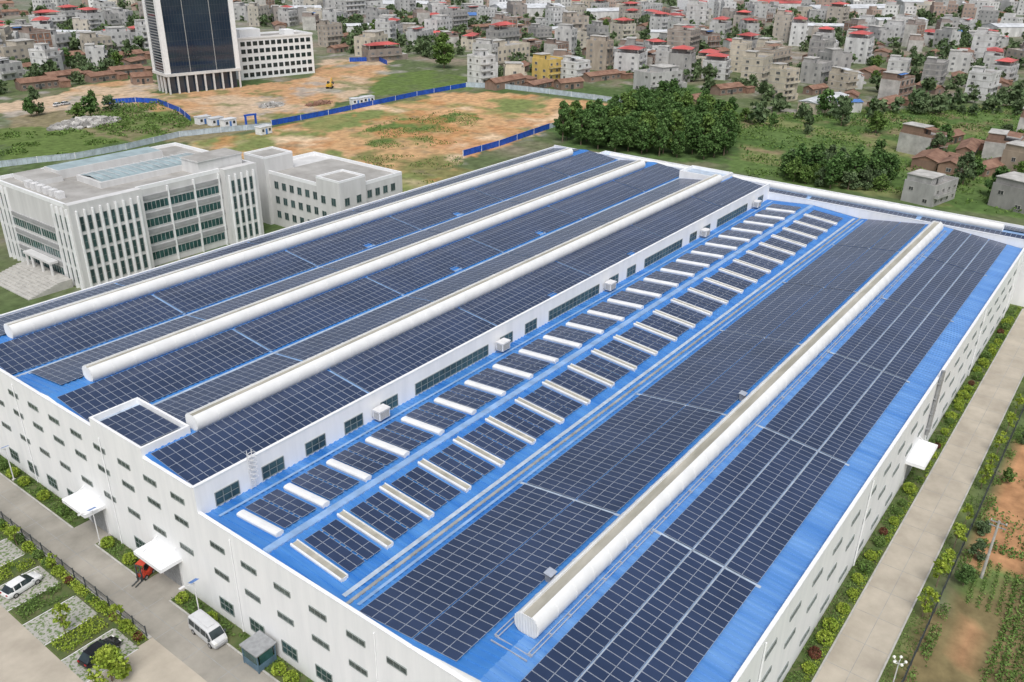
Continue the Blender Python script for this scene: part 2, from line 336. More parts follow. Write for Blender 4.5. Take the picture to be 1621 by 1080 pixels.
g = MB(); g.box(X0 + .4, X1 - .4, 59.55, 60.45, 13.45, 13.67); g.build('ridge_cap', M['blue_pale'], hallB, True)
for y in VY[1:3]: g = MB(); g.box(X0 + .4, X1 - .4, y - .2, y + .2, ZV, ZV + .14); g.build('gutter', M['walk'], hallA, True)
# hall C
C0, C1, CR_ = 197.6, 212, 204.8
wc = MB(); wc.box(C0, C1, 6, 6.3, 0, 13); wc.box(C0, C0 + .3, 6.3, 126, 0, 12.8); wc.box(C1 - .3, C1, 6.3, 126, 0, 13); wc.box(C0 + .3, C1 - .3, 125.7, 126, 0, 13); wc.build('wall', M['wall'], hallC, True)
rc = MB(); rc.poly([(C0 + .3, 6.3, 12.2), (C0 + .3, 125.7, 12.2), (CR_, 125.7, 13.1), (CR_, 6.3, 13.1)]); rc.poly([(CR_, 6.3, 13.1), (CR_, 125.7, 13.1), (C1 - .3, 125.7, 12.2), (C1 - .3, 6.3, 12.2)]); rc.build('roof_slope', M['blue_pale'], hallC, True)
# ridge ventilators: round drum shells with an open throat along the top
def vent(parent, a, b, y, z, W=1.3, along='X', seam=3.0, name='ridge_ventilator'):
    k = W; cz = .78 * W
    an = [R(q) for q in (-52, -35, -18, 0, 15, 30, 42, 53, 63)]
    right = [(k * math.cos(q), cz + k * math.sin(q)) for q in an]
    lipx, lipz = right[-1]
    inner = [(lipx - .06, lipz), (lipx - .09, lipz - .26 * W)]
    half = right + inner
    pr = half + [(-s, w) for s, w in reversed(half)]
    def P(u, s, w): return (u, y + s, z + w) if along == 'X' else (y + s, u, z + w)
    mb = MB(); n = max(1, int((b - a) / seam)); us = [a + (b - a) * i / n for i in range(n + 1)]
    fat = [(s * 1.022, cz + (w - cz) * 1.022) for s, w in pr]
    secs = [[P(a, s, w) for s, w in pr]]
    for u in us[1:-1]:
        secs += [[P(u - .07, s, w) for s, w in pr], [P(u - .06, s, w) for s, w in fat], [P(u + .06, s, w) for s, w in fat], [P(u + .07, s, w) for s, w in pr]]
    secs.append([P(b, s, w) for s, w in pr])
    mb.loft(secs, 0, True)
    v = mb.build(name, M['vent'], parent, True, smooth=True)
    off = tuple(parent.location)
    t = MB(); s0 = lipx - .08; zz = z + lipz - .24 * W
    if along == 'X': t.box(a + .06, b - .06, y - s0, y + s0, zz, zz + .05)
    else: t.box(y - s0, y + s0, a + .06, b - .06, zz, zz + .05)
    part('trough_floor', t.mesh('trough_floor', M['trough'], off), v)
    for u, sg in ((a, -1), (b, 1)):
        e = MB()
        for j in range(-7, 8):
            s = j * .125 * k; top = min(cz + math.sqrt(max(0, k*k - s*s)), lipz - .05); bot = max(.02, cz - math.sqrt(max(0, k*k - s*s)) * .8)
            e.tube(P(u + sg * .03, s, bot), P(u + sg * .03, s, top), .05 * k, n=5)
        part('end_cap', e.mesh('end_cap', M['vent'], off), v)
    return v
for y, a, b in ((RY[0], 46.4, 188), (RY[1], 45.2, 188.2), (RY[2], 45, 187)): vent(hallA, a, b, y, ZR - .05, 1.2)
vent(hallB, 46.4, 190.5, 32.5, LZ[1] - .05, 1.35)
vent(hallC, 22, 120, CR_, 13.05, .95, 'Y')
# skylights
for i in range(24):
    x = 42.5 + 6.25 * i
    if x > 193: break
    for yA, yB, cl in ((60.9, 67.4, True), (51.4, 58.7, False)):
        zA, zB = zlow(yA), zlow(yB)
        outer = [(-.42, 0), (-.5, .25), (-.52, .42), (-.44, .55)]
        pr = outer + ([(-.2, .62), (.2, .62)] if cl else [(-.36, .55), (-.34, .4), (.34, .4), (.36, .55)]) + [(-a, h) for a, h in reversed(outer)]
        mb = MB(); mb.loft([[(x + a, yA, zA + h) for a, h in pr], [(x + a, yB, zB + h) for a, h in pr]])
        v = mb.build('skylight', M['vent'], hallB, True)
        if not cl:
            t = MB(); t.poly([(x - .33, yA + .05, zA + .43), (x + .33, yA + .05, zA + .43), (x + .33, yB - .05, zB + .43), (x - .33, yB - .05, zB + .43)])
            part('skylight_floor', t.mesh('skylight_floor', M['trough'], tuple(hallB.location)), v)
# windows, front
wn = window_meshes(2.45, .75, 3, 1, 'frame_grey', 'glass_grey', .05); wr = window_meshes(2.8, .7, 3, 1, 'frame_grey', 'glass_grey', .05); wg = window_meshes(2.4, 1.7, 3, 2, 'frame_grey', 'glass_slate', .06); wsq = window_meshes(3.1, 1.75, 3, 2, 'frame_grey', 'glass_slate')
for k in range(9):
    y = 74.3 + k * 5.25
    for z in (13.4, 10.4, 6.5): win(hallA, wn, X0, y, z, FX)
    if not any(a - 2 < y < a + 7.2 for a in (76, 92)): win(hallA, wg, X0, y, 1.3, FX)
for k in range(10):
    y = 68.0 - k * 5.25
    for z in (9.9, 6.2): win(hallB, wn, X0, y, z, FX)
    win(hallB, wg, X0, y, 1.3, FX)
for k in range(24):
    x = 43.5 + k * 6.25
    for z in (9.9, 6.4, 1.8):
        if z < 5 and 112 < x < 120: continue
        win(hallB, wr, x, 16.0, z)
for x in (43.4, 49.6, 55.9, 62.1, 68.4, 93.4, 99.7, 124.7, 130.9, 155.9, 162.2, 190.5): win(hallA, wsq, x, 70.8, 13.0)
for a, b in ((73.3, 89), (104.6, 119.8), (135.8, 151), (167.2, 183)):
    wl = window_meshes(b - a, 1.75, 13, 2, 'frame_grey', 'glass_slate'); win(hallA, wl, (a + b) / 2, 70.8, 13.0)
# doors and canopies
def roller(parent, x, y, w, h, rz):
    l = parent.location; m = MB(); m.box(-w/2, w/2, -.06, .02, 0, h, 0)
    for i in range(int(h / .25)): m.box(-w/2 + .05, w/2 - .05, -.09, -.06, i * .25 + .02, i * .25 + .2, 0)
    o = m.build('door', M['metal'], parent, loc=(x - l.x, y - l.y, 0), rz=rz)
    f = MB(); f.box(-w/2 - .15, -w/2, -.12, .02, 0, h + .15); f.box(w/2, w/2 + .15, -.12, .02, 0, h + .15); f.box(-w/2, w/2, -.12, .02, h, h + .15)
    f.build('door_frame', M['frame_white'], o)
def canopy(parent, x, y, z, w, d, rz):
    l = parent.location; m = MB()
    m.box(-w/2, w/2, -d, .0, -.12, .12); m.box(-w/2 - .06, w/2 + .06, -d - .12, -d, -.2, .26); m.box(-w/2 - .1, -w/2, -d, 0, -.2, .26); m.box(w/2, w/2 + .1, -d, 0, -.2, .26)
    m.tube((-w*.35, -d * .9, .1), (-w*.35, 0, 1.3), .04); m.tube((w*.35, -d * .9, .1), (w*.35, 0, 1.3), .04)
    m.build('canopy', M['coping'], parent, loc=(x - l.x, y - l.y, z), rz=rz)
for y in (78.6, 94.6): roller(hallA, X0, y, 3.8, 3.9, FX); canopy(hallA, X0, y, 4.5, 5.2, 2.6, FX)
roller(hallB, 116, 16, 4, 4, 0); canopy(hallB, 116, 16, 4.6, 7, 2.4, 0)
for x in (60, 92, 124, 156, 188):
    MB().tube((x, 15.85, .1), (x, 15.85, 12.9), .1).build('downpipe', M['coping'], hallB, True)
for y in (86, 107, 119): MB().tube((X0 - .12, y + 3.5, .1), (X0 - .12, y + 3.5, 15.5), .08).build('downpipe', M['coping'], hallA, True)
for y in (65.4, 44.4): MB().tube((X0 - .12, y, .1), (X0 - .12, y, 12.6), .08).build('downpipe', M['coping'], hallB, True)
d = MB(); d.tube((123, 15.7, 4), (123, 15.7, 14.6), .25); d.tube((124, 15.7, 4), (124, 15.7, 14.2), .2)
for i in range(4): d.box(122.6, 124.4, 15.5, 16, 5 + i * 2.5, 5.15 + i * 2.5)
d.build('exhaust_pipe', M['metal'], hallB, True)
# walkways and cable trays
def strip(parent, x0, x1, y0, y1, zf, m, dz=.15, name='walkway'):
    s = MB(); s.poly([(x0, y0, zf(y0) + dz), (x1, y0, zf(y0) + dz), (x1, y1, zf(y1) + dz), (x0, y1, zf(y1) + dz)]); s.build(name, m, parent, True)
GAPS = [66.2, 92.8, 119.4, 146.0, 172.6]
for gx_ in GAPS:
    for i in range(3):
        strip(hallA, gx_ - .2, gx_ + .2, VY[i] + .3, RY[i] - 1.4, zhigh, M['blue_pale']); strip(hallA, gx_ - .2, gx_ + .2, RY[i] + 1.4, VY[i+1] - .3, zhigh, M['blue_pale'])
    strip(hallB, gx_ - .2, gx_ + .2, 19, 30.9, zlow, M['walk']); strip(hallB, gx_ - .2, gx_ + .2, 34.2, 48, zlow, M['walk'])
for yy in (22.82, 26.32): strip(hallB, 41, 194, yy - .1, yy + .1, zlow, M['walk'])
strip(hallB, 41, 194, 47.8, 48.2, zlow, M['blue_pale']); strip(hallB, 41, 194, 49.7, 50.2, zlow, M['walk']); strip(hallB, 41, 194, 68.9, 69.3, zlow, M['blue_pale'])
for yy in (34.35, 30.75):
    t = MB()
    for s in (-.18, .18): t.box(44.5, 192, yy + s - .04, yy + s + .04, zlow(yy) + .3, zlow(yy) + .38)
    for i in range(50): t.box(44.6 + i * 3, 44.68 + i * 3, yy - .18, yy + .18, zlow(yy) + .05, zlow(yy) + .33)
    t.build('cable_tray', M['alu'], hallB, True)
t = MB()
for x in (43.9, 44.5): t.box(x, x + .07, 30.6, 34.5, 14.3, 14.45)
t.build('cable_tray', M['alu'], hallB, True)
for i, yy in enumerate((72.0, 90.5, 92.0, 111.0, 112.5)): strip(hallA, 42, 194, yy - .2, yy + .2, zhigh, M['walk'] if i % 2 else M['blue_pale'])
# ladder with cage
lad = MB(); lx, ly = 46.6, 70.55
for s in (-.3, .3): lad.tube((lx + s, ly, 12.9), (lx + s, ly, 17.9), .05, n=6)
for i in range(16): lad.tube((lx - .3, ly, 13 + i * .3), (lx + .3, ly, 13 + i * .3), .03, n=5)
for i in range(6):
    z = 14.6 + i * .6; pts = [(lx + .45 * math.sin(a), ly - .1 - .55 * (1 - math.cos(a)) * .5 * 1.3, z) for a in np.linspace(-math.pi, math.pi, 11)]
    for p, q in zip(pts[:-1], pts[1:]): lad.tube(p, q, .035, n=4)
lad.build('ladder', M['steel_white'], hallA, True)
# wall mounted coolers
for i, x in enumerate((66.0, 91.4, 122.0, 159.6, 186.4)):
    lab = 'white box air cooler bracketed to the tall hall wall, %s from the front' % ordn(i)
    a = thing('air_cooler', lab, 'air cooler', (x, 69.8, 13.1), group='air coolers along the wall')
    m = MB(); m.box(-.9, .9, -.6, .6, .3, 1.45); m.build('housing', M['coping'], a)
    m = MB(); m.box(-.98, .98, -.68, .68, 1.45, 1.58); m.build('lid', M['steel_white'], a)
    for (u0, u1, v0, v1) in ((-.78, .78, -.64, -.601), (-.94, -.901, -.48, .48)):
        m = MB()
        for j in range(6): m.box(u0, u1, v0, v1, .42 + j * .16, .5 + j * .16)
        m.build('louvre', M['officegrey'], a)
    m = MB()
    for s in (-.7, .7): m.box(s - .04, s + .04, -.65, .95, .2, .29); m.tube((s, -.5, .2), (s, .9, -.35), .035, n=5)
    m.build('bracket', M['metal'], a)
for i, (x, y, lab) in enumerate(((53.5, 34.9, 'small grey cable box beside the near end of the big ridge ventilator'), (98, 34.9, 'small grey cable box beside the middle of the big ridge ventilator'))):
    a = thing('cable_box', lab, 'electrical box', (x, y, zlow(y) + .1)); m = MB(); m.box(-.45, .45, -.3, .3, .2, .9); m.build('housing', M['metal'], a)
    m = MB(); m.poly([(-.55, -.45, .92), (.55, -.45, .92), (.55, .45, 1.05), (-.55, .45, 1.05)]); m.box(-.4, -.33, -.25, .25, 0, .2); m.box(.33, .4, -.25, .25, 0, .2); m.build('hood', M['alu'], a)

# ------------------------------------------------------------------ solar arrays
PWX, PWY = .985, 1.65
pm = MB(); a, b, t = PWX/2, PWY/2, .02
pm.poly([(-a + t, -b + t, .04), (a - t, -b + t, .04), (a - t, b - t, .04), (-a + t, b - t, .04)], 0)
for q in (((-a, -b), (a, -b), (a - t, -b + t), (-a + t, -b + t)), ((a, -b), (a, b), (a - t, b - t), (a - t, -b + t)), ((a, b), (-a, b), (-a + t, b - t), (a - t, b - t)), ((-a, b), (-a, -b), (-a + t, -b + t), (-a + t, b - t))):
    pm.poly([(x, y, .042) for x, y in q], 1)
for q in (((-a, -b), (a, -b)), ((a, -b), (a, b)), ((a, b), (-a, b)), ((-a, b), (-a, -b))):
    pm.poly([(q[0][0], q[0][1], 0), (q[1][0], q[1][1], 0), (q[1][0], q[1][1], .042), (q[0][0], q[0][1], .042)], 1)
PM = pm.mesh('solar_panel', [M['solar'], M['alu']])
pv = np.array(pm.v); pf = np.array(pm.f); pmi = pm.m
def merged(pos, name):
    pos = np.array(pos); V = (pv[None] + pos[:, None, :]).reshape(-1, 3); F_ = (pf[None] + (np.arange(len(pos)) * len(pv))[:, None, None]).reshape(-1, 4)
    me = bpy.data.meshes.new(name); me.from_pydata(V.tolist(), [], F_.tolist()); me.materials.append(M['solar']); me.materials.append(M['alu'])
    me.polygons.foreach_set('material_index', pmi * len(pos)); me.update(); return me
def array(label, x0, x1, yA, yB, zf, rows, indiv, group, mid=0, skip=None):
    xc, yc = (x0 + x1) / 2, (yA + yB) / 2; n = max(1, int((x1 - x0 - mid) / .995)); pt = (x1 - x0 - mid) / n
    pt = min(pt, 1.03)
    ang = math.atan2(zf(yB) - zf(yA), yB - yA)
    o = thing('solar_array', label, 'solar array', (xc, yc, zf(yc) + .25), 0, group); o.rotation_euler = (ang, 0, 0)
    pos = []
    for i in range(n):
        for j in range(rows):
            u = (i - (n - 1) / 2) * pt + ((mid / 2 if i >= n / 2 else -mid / 2) if mid else 0); v = (j - (rows - 1) / 2) * 1.668
            if skip and skip(i, j): continue
            pos.append((u, v, 0))
    pos.sort(key=lambda p: p[0] + .25 * p[1])
    k = min(100, len(pos)) if indiv else 0
    for p in pos[:k]: part('solar_panel', PM, o, p)
    if pos[k:]:
        s = part('solar_panel_rows', merged(pos[k:], 'solar_panel_rows'), o); s['kind'] = 'stuff'
    m = MB(); L_ = n * pt / 2 - .1
    for j in range(rows):
        for s in (-.45, .45): v = (j - (rows - 1) / 2) * 1.668 + s; m.box(-L_, L_, v - .03, v + .03, -.08, -.01)
    m.build('mounting_rail', M['alu'], o)
    return o
BL = [(40.3, 66.0), (66.4, 92.6), (93.0, 119.2), (119.6, 145.8), (146.2, 172.4), (172.8, 194.6)]
GA = 'solar arrays on the tall hall roof'; GB = 'solar arrays on the low hall roof'; GS = 'small solar arrays between the skylights'
nm = ['right', 'middle', 'left']
for i in range(3):
    for side in ('right', 'left'):
        for k, (a, b) in enumerate(BL):
            if side == 'right': yA, yB = RY[i] - 1.35 - 8.34 + (.3 if i == 0 else 0), RY[i] - 1.35 + (.3 if i == 0 else 0)
            else: yA, yB = RY[i] + 1.4, RY[i] + 1.4 + 8.34
            aa, bb = a, b; rows = 5
            if side == 'left' and i == 0 and k == 0: aa = 46.2
            if side == 'left' and i == 0 and k == 5: bb = 188.2
            if i == 1 and k == 0 and side == 'left': aa = 42.2
            sk = None
            if k in (1, 2) and side == 'left': sk = lambda p, q, k=k, i=i: p in (8 + k + 2 * i, 9 + k + 2 * i) and q == 0
            if k in (2, 3) and side == 'right': sk = lambda p, q, k=k, i=i: p in (16 - k - i, 17 - k - i) and q == 0
            array('solar array on %s slope of tall hall %s ridge, %s block from the front' % (side, nm[i], ordn(k)), aa, bb, yA, yB, zhigh, rows, k < 2, GA, skip=sk)
for k, (a, b) in enumerate(BL):
    for nme, yA, rows in (('strip beside ventilator', 26.42, 2), ('middle strip', 22.92, 2), ('outer strip', 19.4, 2)):
        array('solar array on low hall outer slope, %s, %s block from the front' % (nme, ordn(k)), a, b, yA, yA + rows * 1.668, zlow, rows, k < 2, GB)
    for nme, rows in (('half beside ventilator', 3), ('half beside gutter', 4)):
        if rows == 3: y0, y1 = 35.3, 35.3 + 5.01
        else: y0, y1 = 40.45, 40.45 + 6.68
        array('solar array on low hall inner slope, %s, %s block from the front' % (nme, ordn(k)), a, b, y0, y1, zlow, rows, k < 2, GB)
for i in range(24):
    x = 42.5 + 6.25 * i
    for nme, yA in (('wall side row', 61.3), ('gutter side row', 51.7)):
        if x + 5.4 > 194: continue
        array('small solar array between skylights, %s, %s from the front' % (nme, ordn(i)), x + .66, x + 5.6, yA, yA + 6.68, zlow, 4, True, GS, mid=.25)
array('solar array on the roof turret at the front of the tall hall', 40.2, 45.3, 81.2, 90.1, lambda y: 17.0, 5, True, GA)
for k in range(4):
    o = array('long solar array on the cross hall roof, %s from the right' % ordn(k), -12, 12, 0, 6.68 - 1.67, lambda y: 0 + .125 * y, 3, False, 'solar arrays on the cross hall')
    o.location = (201, 26 + k * 25, 12.9); o.rotation_euler = (0, -math.atan2(.9, 7), 0)
    for ch in o.children: ch.rotation_euler = (0, 0, math.pi / 2)
for k in range(4):
    o = array('long solar array behind the cross hall ventilator, %s from the right' % ordn(k), -12, 12, 0, 5.01, lambda y: 0.0, 3, False, 'solar arrays on the cross hall')
    o.location = (208.6, 26 + k * 25, 12.9); o.rotation_euler = (0, math.atan2(.9, 7), 0)
    for ch in o.children: ch.rotation_euler = (0, 0, math.pi / 2)

# ------------------------------------------------------------------ offices and tower
def bld(name, label, x, y, rz=0): return thing(name, label, 'building', (x, y, 0), rz)
def wins(parent, ms, xs_, zs, y, rz=0, face='front'):
    for x in xs_:
        for z in zs:
            o = part('window', ms[0], parent, (x, y, z) if face == 'front' else (y, x, z), 0 if face == 'front' else FX); part('pane', ms[1], o)
ob = bld('office_building', 'pale grey five storey office block with slender windows, left of the tall hall', 79.7, 171)
m = MB(); m.box(0, 46, 2, 33, 0, 17.6); m.box(-.01, 16, 0, 2, 0, 18.4); m.box(37, 46.01, 0, 2, 0, 18.4)
m.build('wall', M['office'], ob)
pz = MB(); h0, h1 = 17.6, 18.4
pz.box(0, .5, 2, 33, h0, h1); pz.box(45.5, 46, 2, 33, h0, h1); pz.box(.5, 45.5, 32.5, 33, h0, h1); pz.box(16, 37, 2, 2.5, h0, h1); pz.build('parapet', M['coping'], ob)
pz = MB(); pz.box(.5, 45.5, 2.5, 32.5, 17.6, 17.68); pz.build('roof', M['officeroof'], ob)
m = MB(); m.box(12, 40, 9, 10, 17.68, 19); m.box(12, 40, 18, 19, 17.68, 19); m.box(12, 13, 10, 18, 17.68, 19); m.box(39, 40, 10, 18, 17.68, 19); m.build('atrium_kerb', M['office'], ob)
m = MB(); m.poly([(12.6, 9.5, 19.02), (39.4, 9.5, 19.02), (39.4, 14, 19.5), (12.6, 14, 19.5)]); m.poly([(12.6, 14, 19.5), (39.4, 14, 19.5), (39.4, 18.5, 19.02), (12.6, 18.5, 19.02)]); ar = m.build('atrium_roof', M['skylite'], ob)
m = MB()
for i in range(14): m.box(13 + i * 2, 13.12 + i * 2, 9.6, 18.4, 19.5, 19.56)
m.build('glazing_bar', M['frame_white'], ar)
m = MB(); m.box(10, 36, 23, 29, 17.68, 19.6, 0); m.box(10.3, 35.7, 23.3, 28.7, 19.6, 19.68, 1); m.build('roof_house', [M['office'], M['skylite']], ob)
m = MB(); m.box(32, 44, 2.6, 9, 17.68, 20.6, 0, 1); m.box(31.8, 44.2, 2.4, 9.2, 20.6, 20.9, 0, 1); m.build('stair_head', [M['office'], M['officeroof']], ob)
m = MB(); m.box(4, 10, 21, 31, 17.68, 18.9, 0, 1); m.build('roof_house', [M['office'], M['officeroof']], ob)
for i in range(6):
    m = MB(); m.box(2.2, 3.6, 8 + i * 2.6, 9.6 + i * 2.6, 17.68, 19.1); m.tube((2.9, 8.8 + i * 2.6, 19.1), (2.9, 8.8 + i * 2.6, 19.2), .5, n=12); m.build('roof_unit', M['steel_white'], ob)
wt = window_meshes(.85, 3.1, 1, 2, 'frame_grey', 'glass_slate'); wq = window_meshes(2.6, 2.0, 3, 1, 'frame_white', 'glass_slate'); wband = window_meshes(6.2, 1.9, 6, 1, 'frame_white', 'glass_teal')
wo2 = window_meshes(1.5, 1.9, 2, 1, 'frame_grey', 'glass_slate')
def pilaster(x, y, z1, face='front', w_=.16):
    m = MB()
    if face == 'front': m.box(x - w_, x + w_, y - .4, y, 0, z1)
    else: m.box(y - .4, y, x - w_, x + w_, 0, z1)
    m.build('pilaster', M['coping'], ob)
WZ = (1.1, 4.9, 8.7, 12.5)
fx1 = [2.1 + i * 1.7 for i in range(8)]; wins(ob, wt, fx1, WZ, 0); [pilaster(x + .85, 0, 17) for x in fx1]; pilaster(fx1[0] - .85, 0, 17)
fx2 = [38.8, 40.5, 42.2, 43.9]; wins(ob, wt, fx2, WZ, 0); [pilaster(x + .85, 0, 17) for x in fx2]; pilaster(fx2[0] - .85, 0, 17)
wins(ob, wband, [19.9, 26.5, 33.1], (1.4, 5.2, 9.0, 12.8), 2); [pilaster(16.6 + i * 6.6, 2, 17.3) for i in range(4)]
m = MB()
for z in (3.7, 7.5, 11.3, 15.2): m.box(16, 37, 1.75, 2, z, z + .95)
m.build('facade_band', M['officegrey'], ob)
sy = [2, 3.9, 5.8, 27.6, 29.5, 31.4]; wins(ob, wt, sy, WZ, -.01, face='side'); [pilaster(y, -.01, 17.4, 's') for y in (1.05, 2.95, 4.85, 6.75, 26.65, 28.55, 30.45, 32.35)]
wins(ob, wband, [11, 17.4, 23.6], (1.4, 5.2, 9.0), 0, face='side')
m = MB()
for z in (3.7, 7.5, 11.3): m.box(-.25, 0, 7.6, 26.2, z, z + .9)
m.build('facade_band', M['officegrey'], ob)
m = MB()
for i in range(9): m.box(-10 + i * .8, -.6, 4, 22, i * .2, (i + 1) * .2)
m.build('entrance_steps', M['kerb'], ob)
m = MB(); m.box(-2.4, -.6, 8.5, 20, 4.4, 4.9)
for y in (9, 13, 17, 19.4): m.tube((-2.0, y, 1.8), (-2.0, y, 4.4), .3)
m.build('entrance_portico', M['office'], ob)
o2 = bld('office_building', 'smaller grey office block with corner stair heads, beside the tall hall left edge', 132.5, 150)
m = MB(); m.box(1, 22, 1, 34, 0, 13.2); m.box(0, 8.5, 0, 8, 0, 15.6); m.box(0, 9, 27, 35, 0, 17); m.build('wall', M['office'], o2)
for q in ((1, 1.4, 8, 27), (21.6, 22, 1, 34), (8.5, 21.6, 1, 1.4), (9, 21.6, 33.6, 34)): MB().box(*q, 13.2, 14).build('parapet', M['coping'], o2)
m = MB(); m.box(1.4, 21.6, 8.1, 26.9, 13.2, 13.27); m.box(8.6, 21.6, 1.4, 8.1, 13.2, 13.28); m.box(.4, 8.1, .4, 7.6, 15.6, 15.66); m.box(.4, 8.6, 27.4, 34.6, 17, 17.06); m.build('roof', M['officeroof'], o2)
for (a0, a1, b0, b1, z) in ((0, 8.5, 0, 8, 15.6), (0, 9, 27, 35, 17)):
    m = MB(); m.box(a0, a0 + .35, b0, b1, z, z + .5); m.box(a1 - .35, a1, b0, b1, z, z + .5); m.box(a0 + .35, a1 - .35, b0, b0 + .35, z, z + .5); m.box(a0 + .35, a1 - .35, b1 - .35, b1, z, z + .5); m.build('parapet', M['coping'], o2)
wins(o2, wo2, [9.8 + i * 2.9 for i in range(6)], (2.2, 6.0, 9.8), 1, face='side'); wins(o2, wo2, [10.5 + i * 2.7 for i in range(4)], (2.2, 6.0, 9.8), 1); wins(o2, wo2, [2.2, 6], (6.0, 9.8), 0); wins(o2, wo2, [2.2, 5.8], (6.0, 9.8), 0, face='side')
# glass tower
dp = 7.5
tw = bld('office_tower', 'dark blue glass office tower with white corner piers on the dirt site', 240 + .204 * dp, 357.4 + .979 * dp, R(-11.8))
w, ht = 17.0, 66
m = MB(); m.box(-w, w, -dp, dp, 8, ht); m.box(-w + 1.2, w - 1.2, -dp + 1.2, dp - 1.2, 0, 8); m.build('glass_facade', M['glass_blue'], tw)
for sx in (-1, 1):
    for sy_ in (-1, 1):
        cx, cy = sx * (w - .6), sy_ * (dp - .6); MB().box(cx - 1.1, cx + 1.1, cy - 1.1, cy + 1.1, 8.8, ht + 1).build('corner_pier', M['coping'], tw)
m = MB()
for i in range(25):
    x = -w + 1.9 + i * (2 * w - 3.8) / 24; m.box(x - .04, x + .04, -dp - .07, -dp, 9, ht)
m.build('mullion', M['mullion'], tw)
m = MB()
for s in (-.36, .36): m.box(s * w - .14, s * w + .14, -dp - .25, -dp, 9, ht)
m.build('facade_fin', M['officegrey'], tw)
m = MB()
for z in np.arange(9.4, ht, 1.2): m.box(-w - .2, -w, -dp + 1.8, dp - 1.8, z, z + .3)
m.build('side_louvre', M['officegrey'], tw)
m = MB()
for z in np.arange(11.6, ht, 3.6): m.box(-w + 1, w - 1, -dp - .03, -dp, z, z + .1)
m.build('floor_band', M['mullion'], tw)
m = MB(); m.box(-w - .7, w + .7, -dp - .7, dp + .7, 7.6, 8.8)
m.build('podium_band', M['office'], tw)
for i in range(9):
    x = -w + .3 + i * ((2 * w - .6) / 8); MB().box(x - .35, x + .35, -dp - .5, -dp + .2, 0, 7.6).build('pillar', M['office'], tw)
for i in range(1, 4):
    y = -dp + i * (2 * dp / 4); MB().box(-w - .5, -w + .2, y - .35, y + .35, 0, 7.6).build('pillar', M['office'], tw)
# white office behind
wo = bld('office_building', 'white five storey office with rows of dark windows, right of glass tower', 290.5, 373.8, R(-10.5))
m = MB(); m.box(-20.5, 20.5, -8, 8, 0, 19); m.build('wall', M['wall'], wo)
m = MB(); m.box(-20.8, 20.8, -8.3, -7.6, 19, 19.9); m.box(-20.8, 20.8, 7.6, 8.3, 19, 19.9); m.box(-20.8, -20.1, -7.6, 7.6, 19, 19.9); m.box(20.1, 20.8, -7.6, 7.6, 19, 19.9); m.build('parapet', M['coping'], wo)
m = MB(); m.box(-20.1, 20.1, -7.6, 7.6, 19, 19.07); m.build('roof', M['flatroof'], wo)
m = MB(); m.box(-17, -6, -4, 5, 19.07, 23); m.box(8, 13, -3, 3, 19.07, 21.5); m.build('roof_house', M['wall'], wo)
w3 = window_meshes(2.3, 2.0, 2, 1, 'frame_dark', 'glass_dark')
wins(wo, w3, [-18 + i * 3.27 for i in range(12)], (1.2, 4.9, 8.6, 12.3, 15.8), -8); wins(wo, w3, [-5, -1.6, 1.8, 5.2], (4.9, 8.6, 12.3, 15.8), -20.5, face='side')

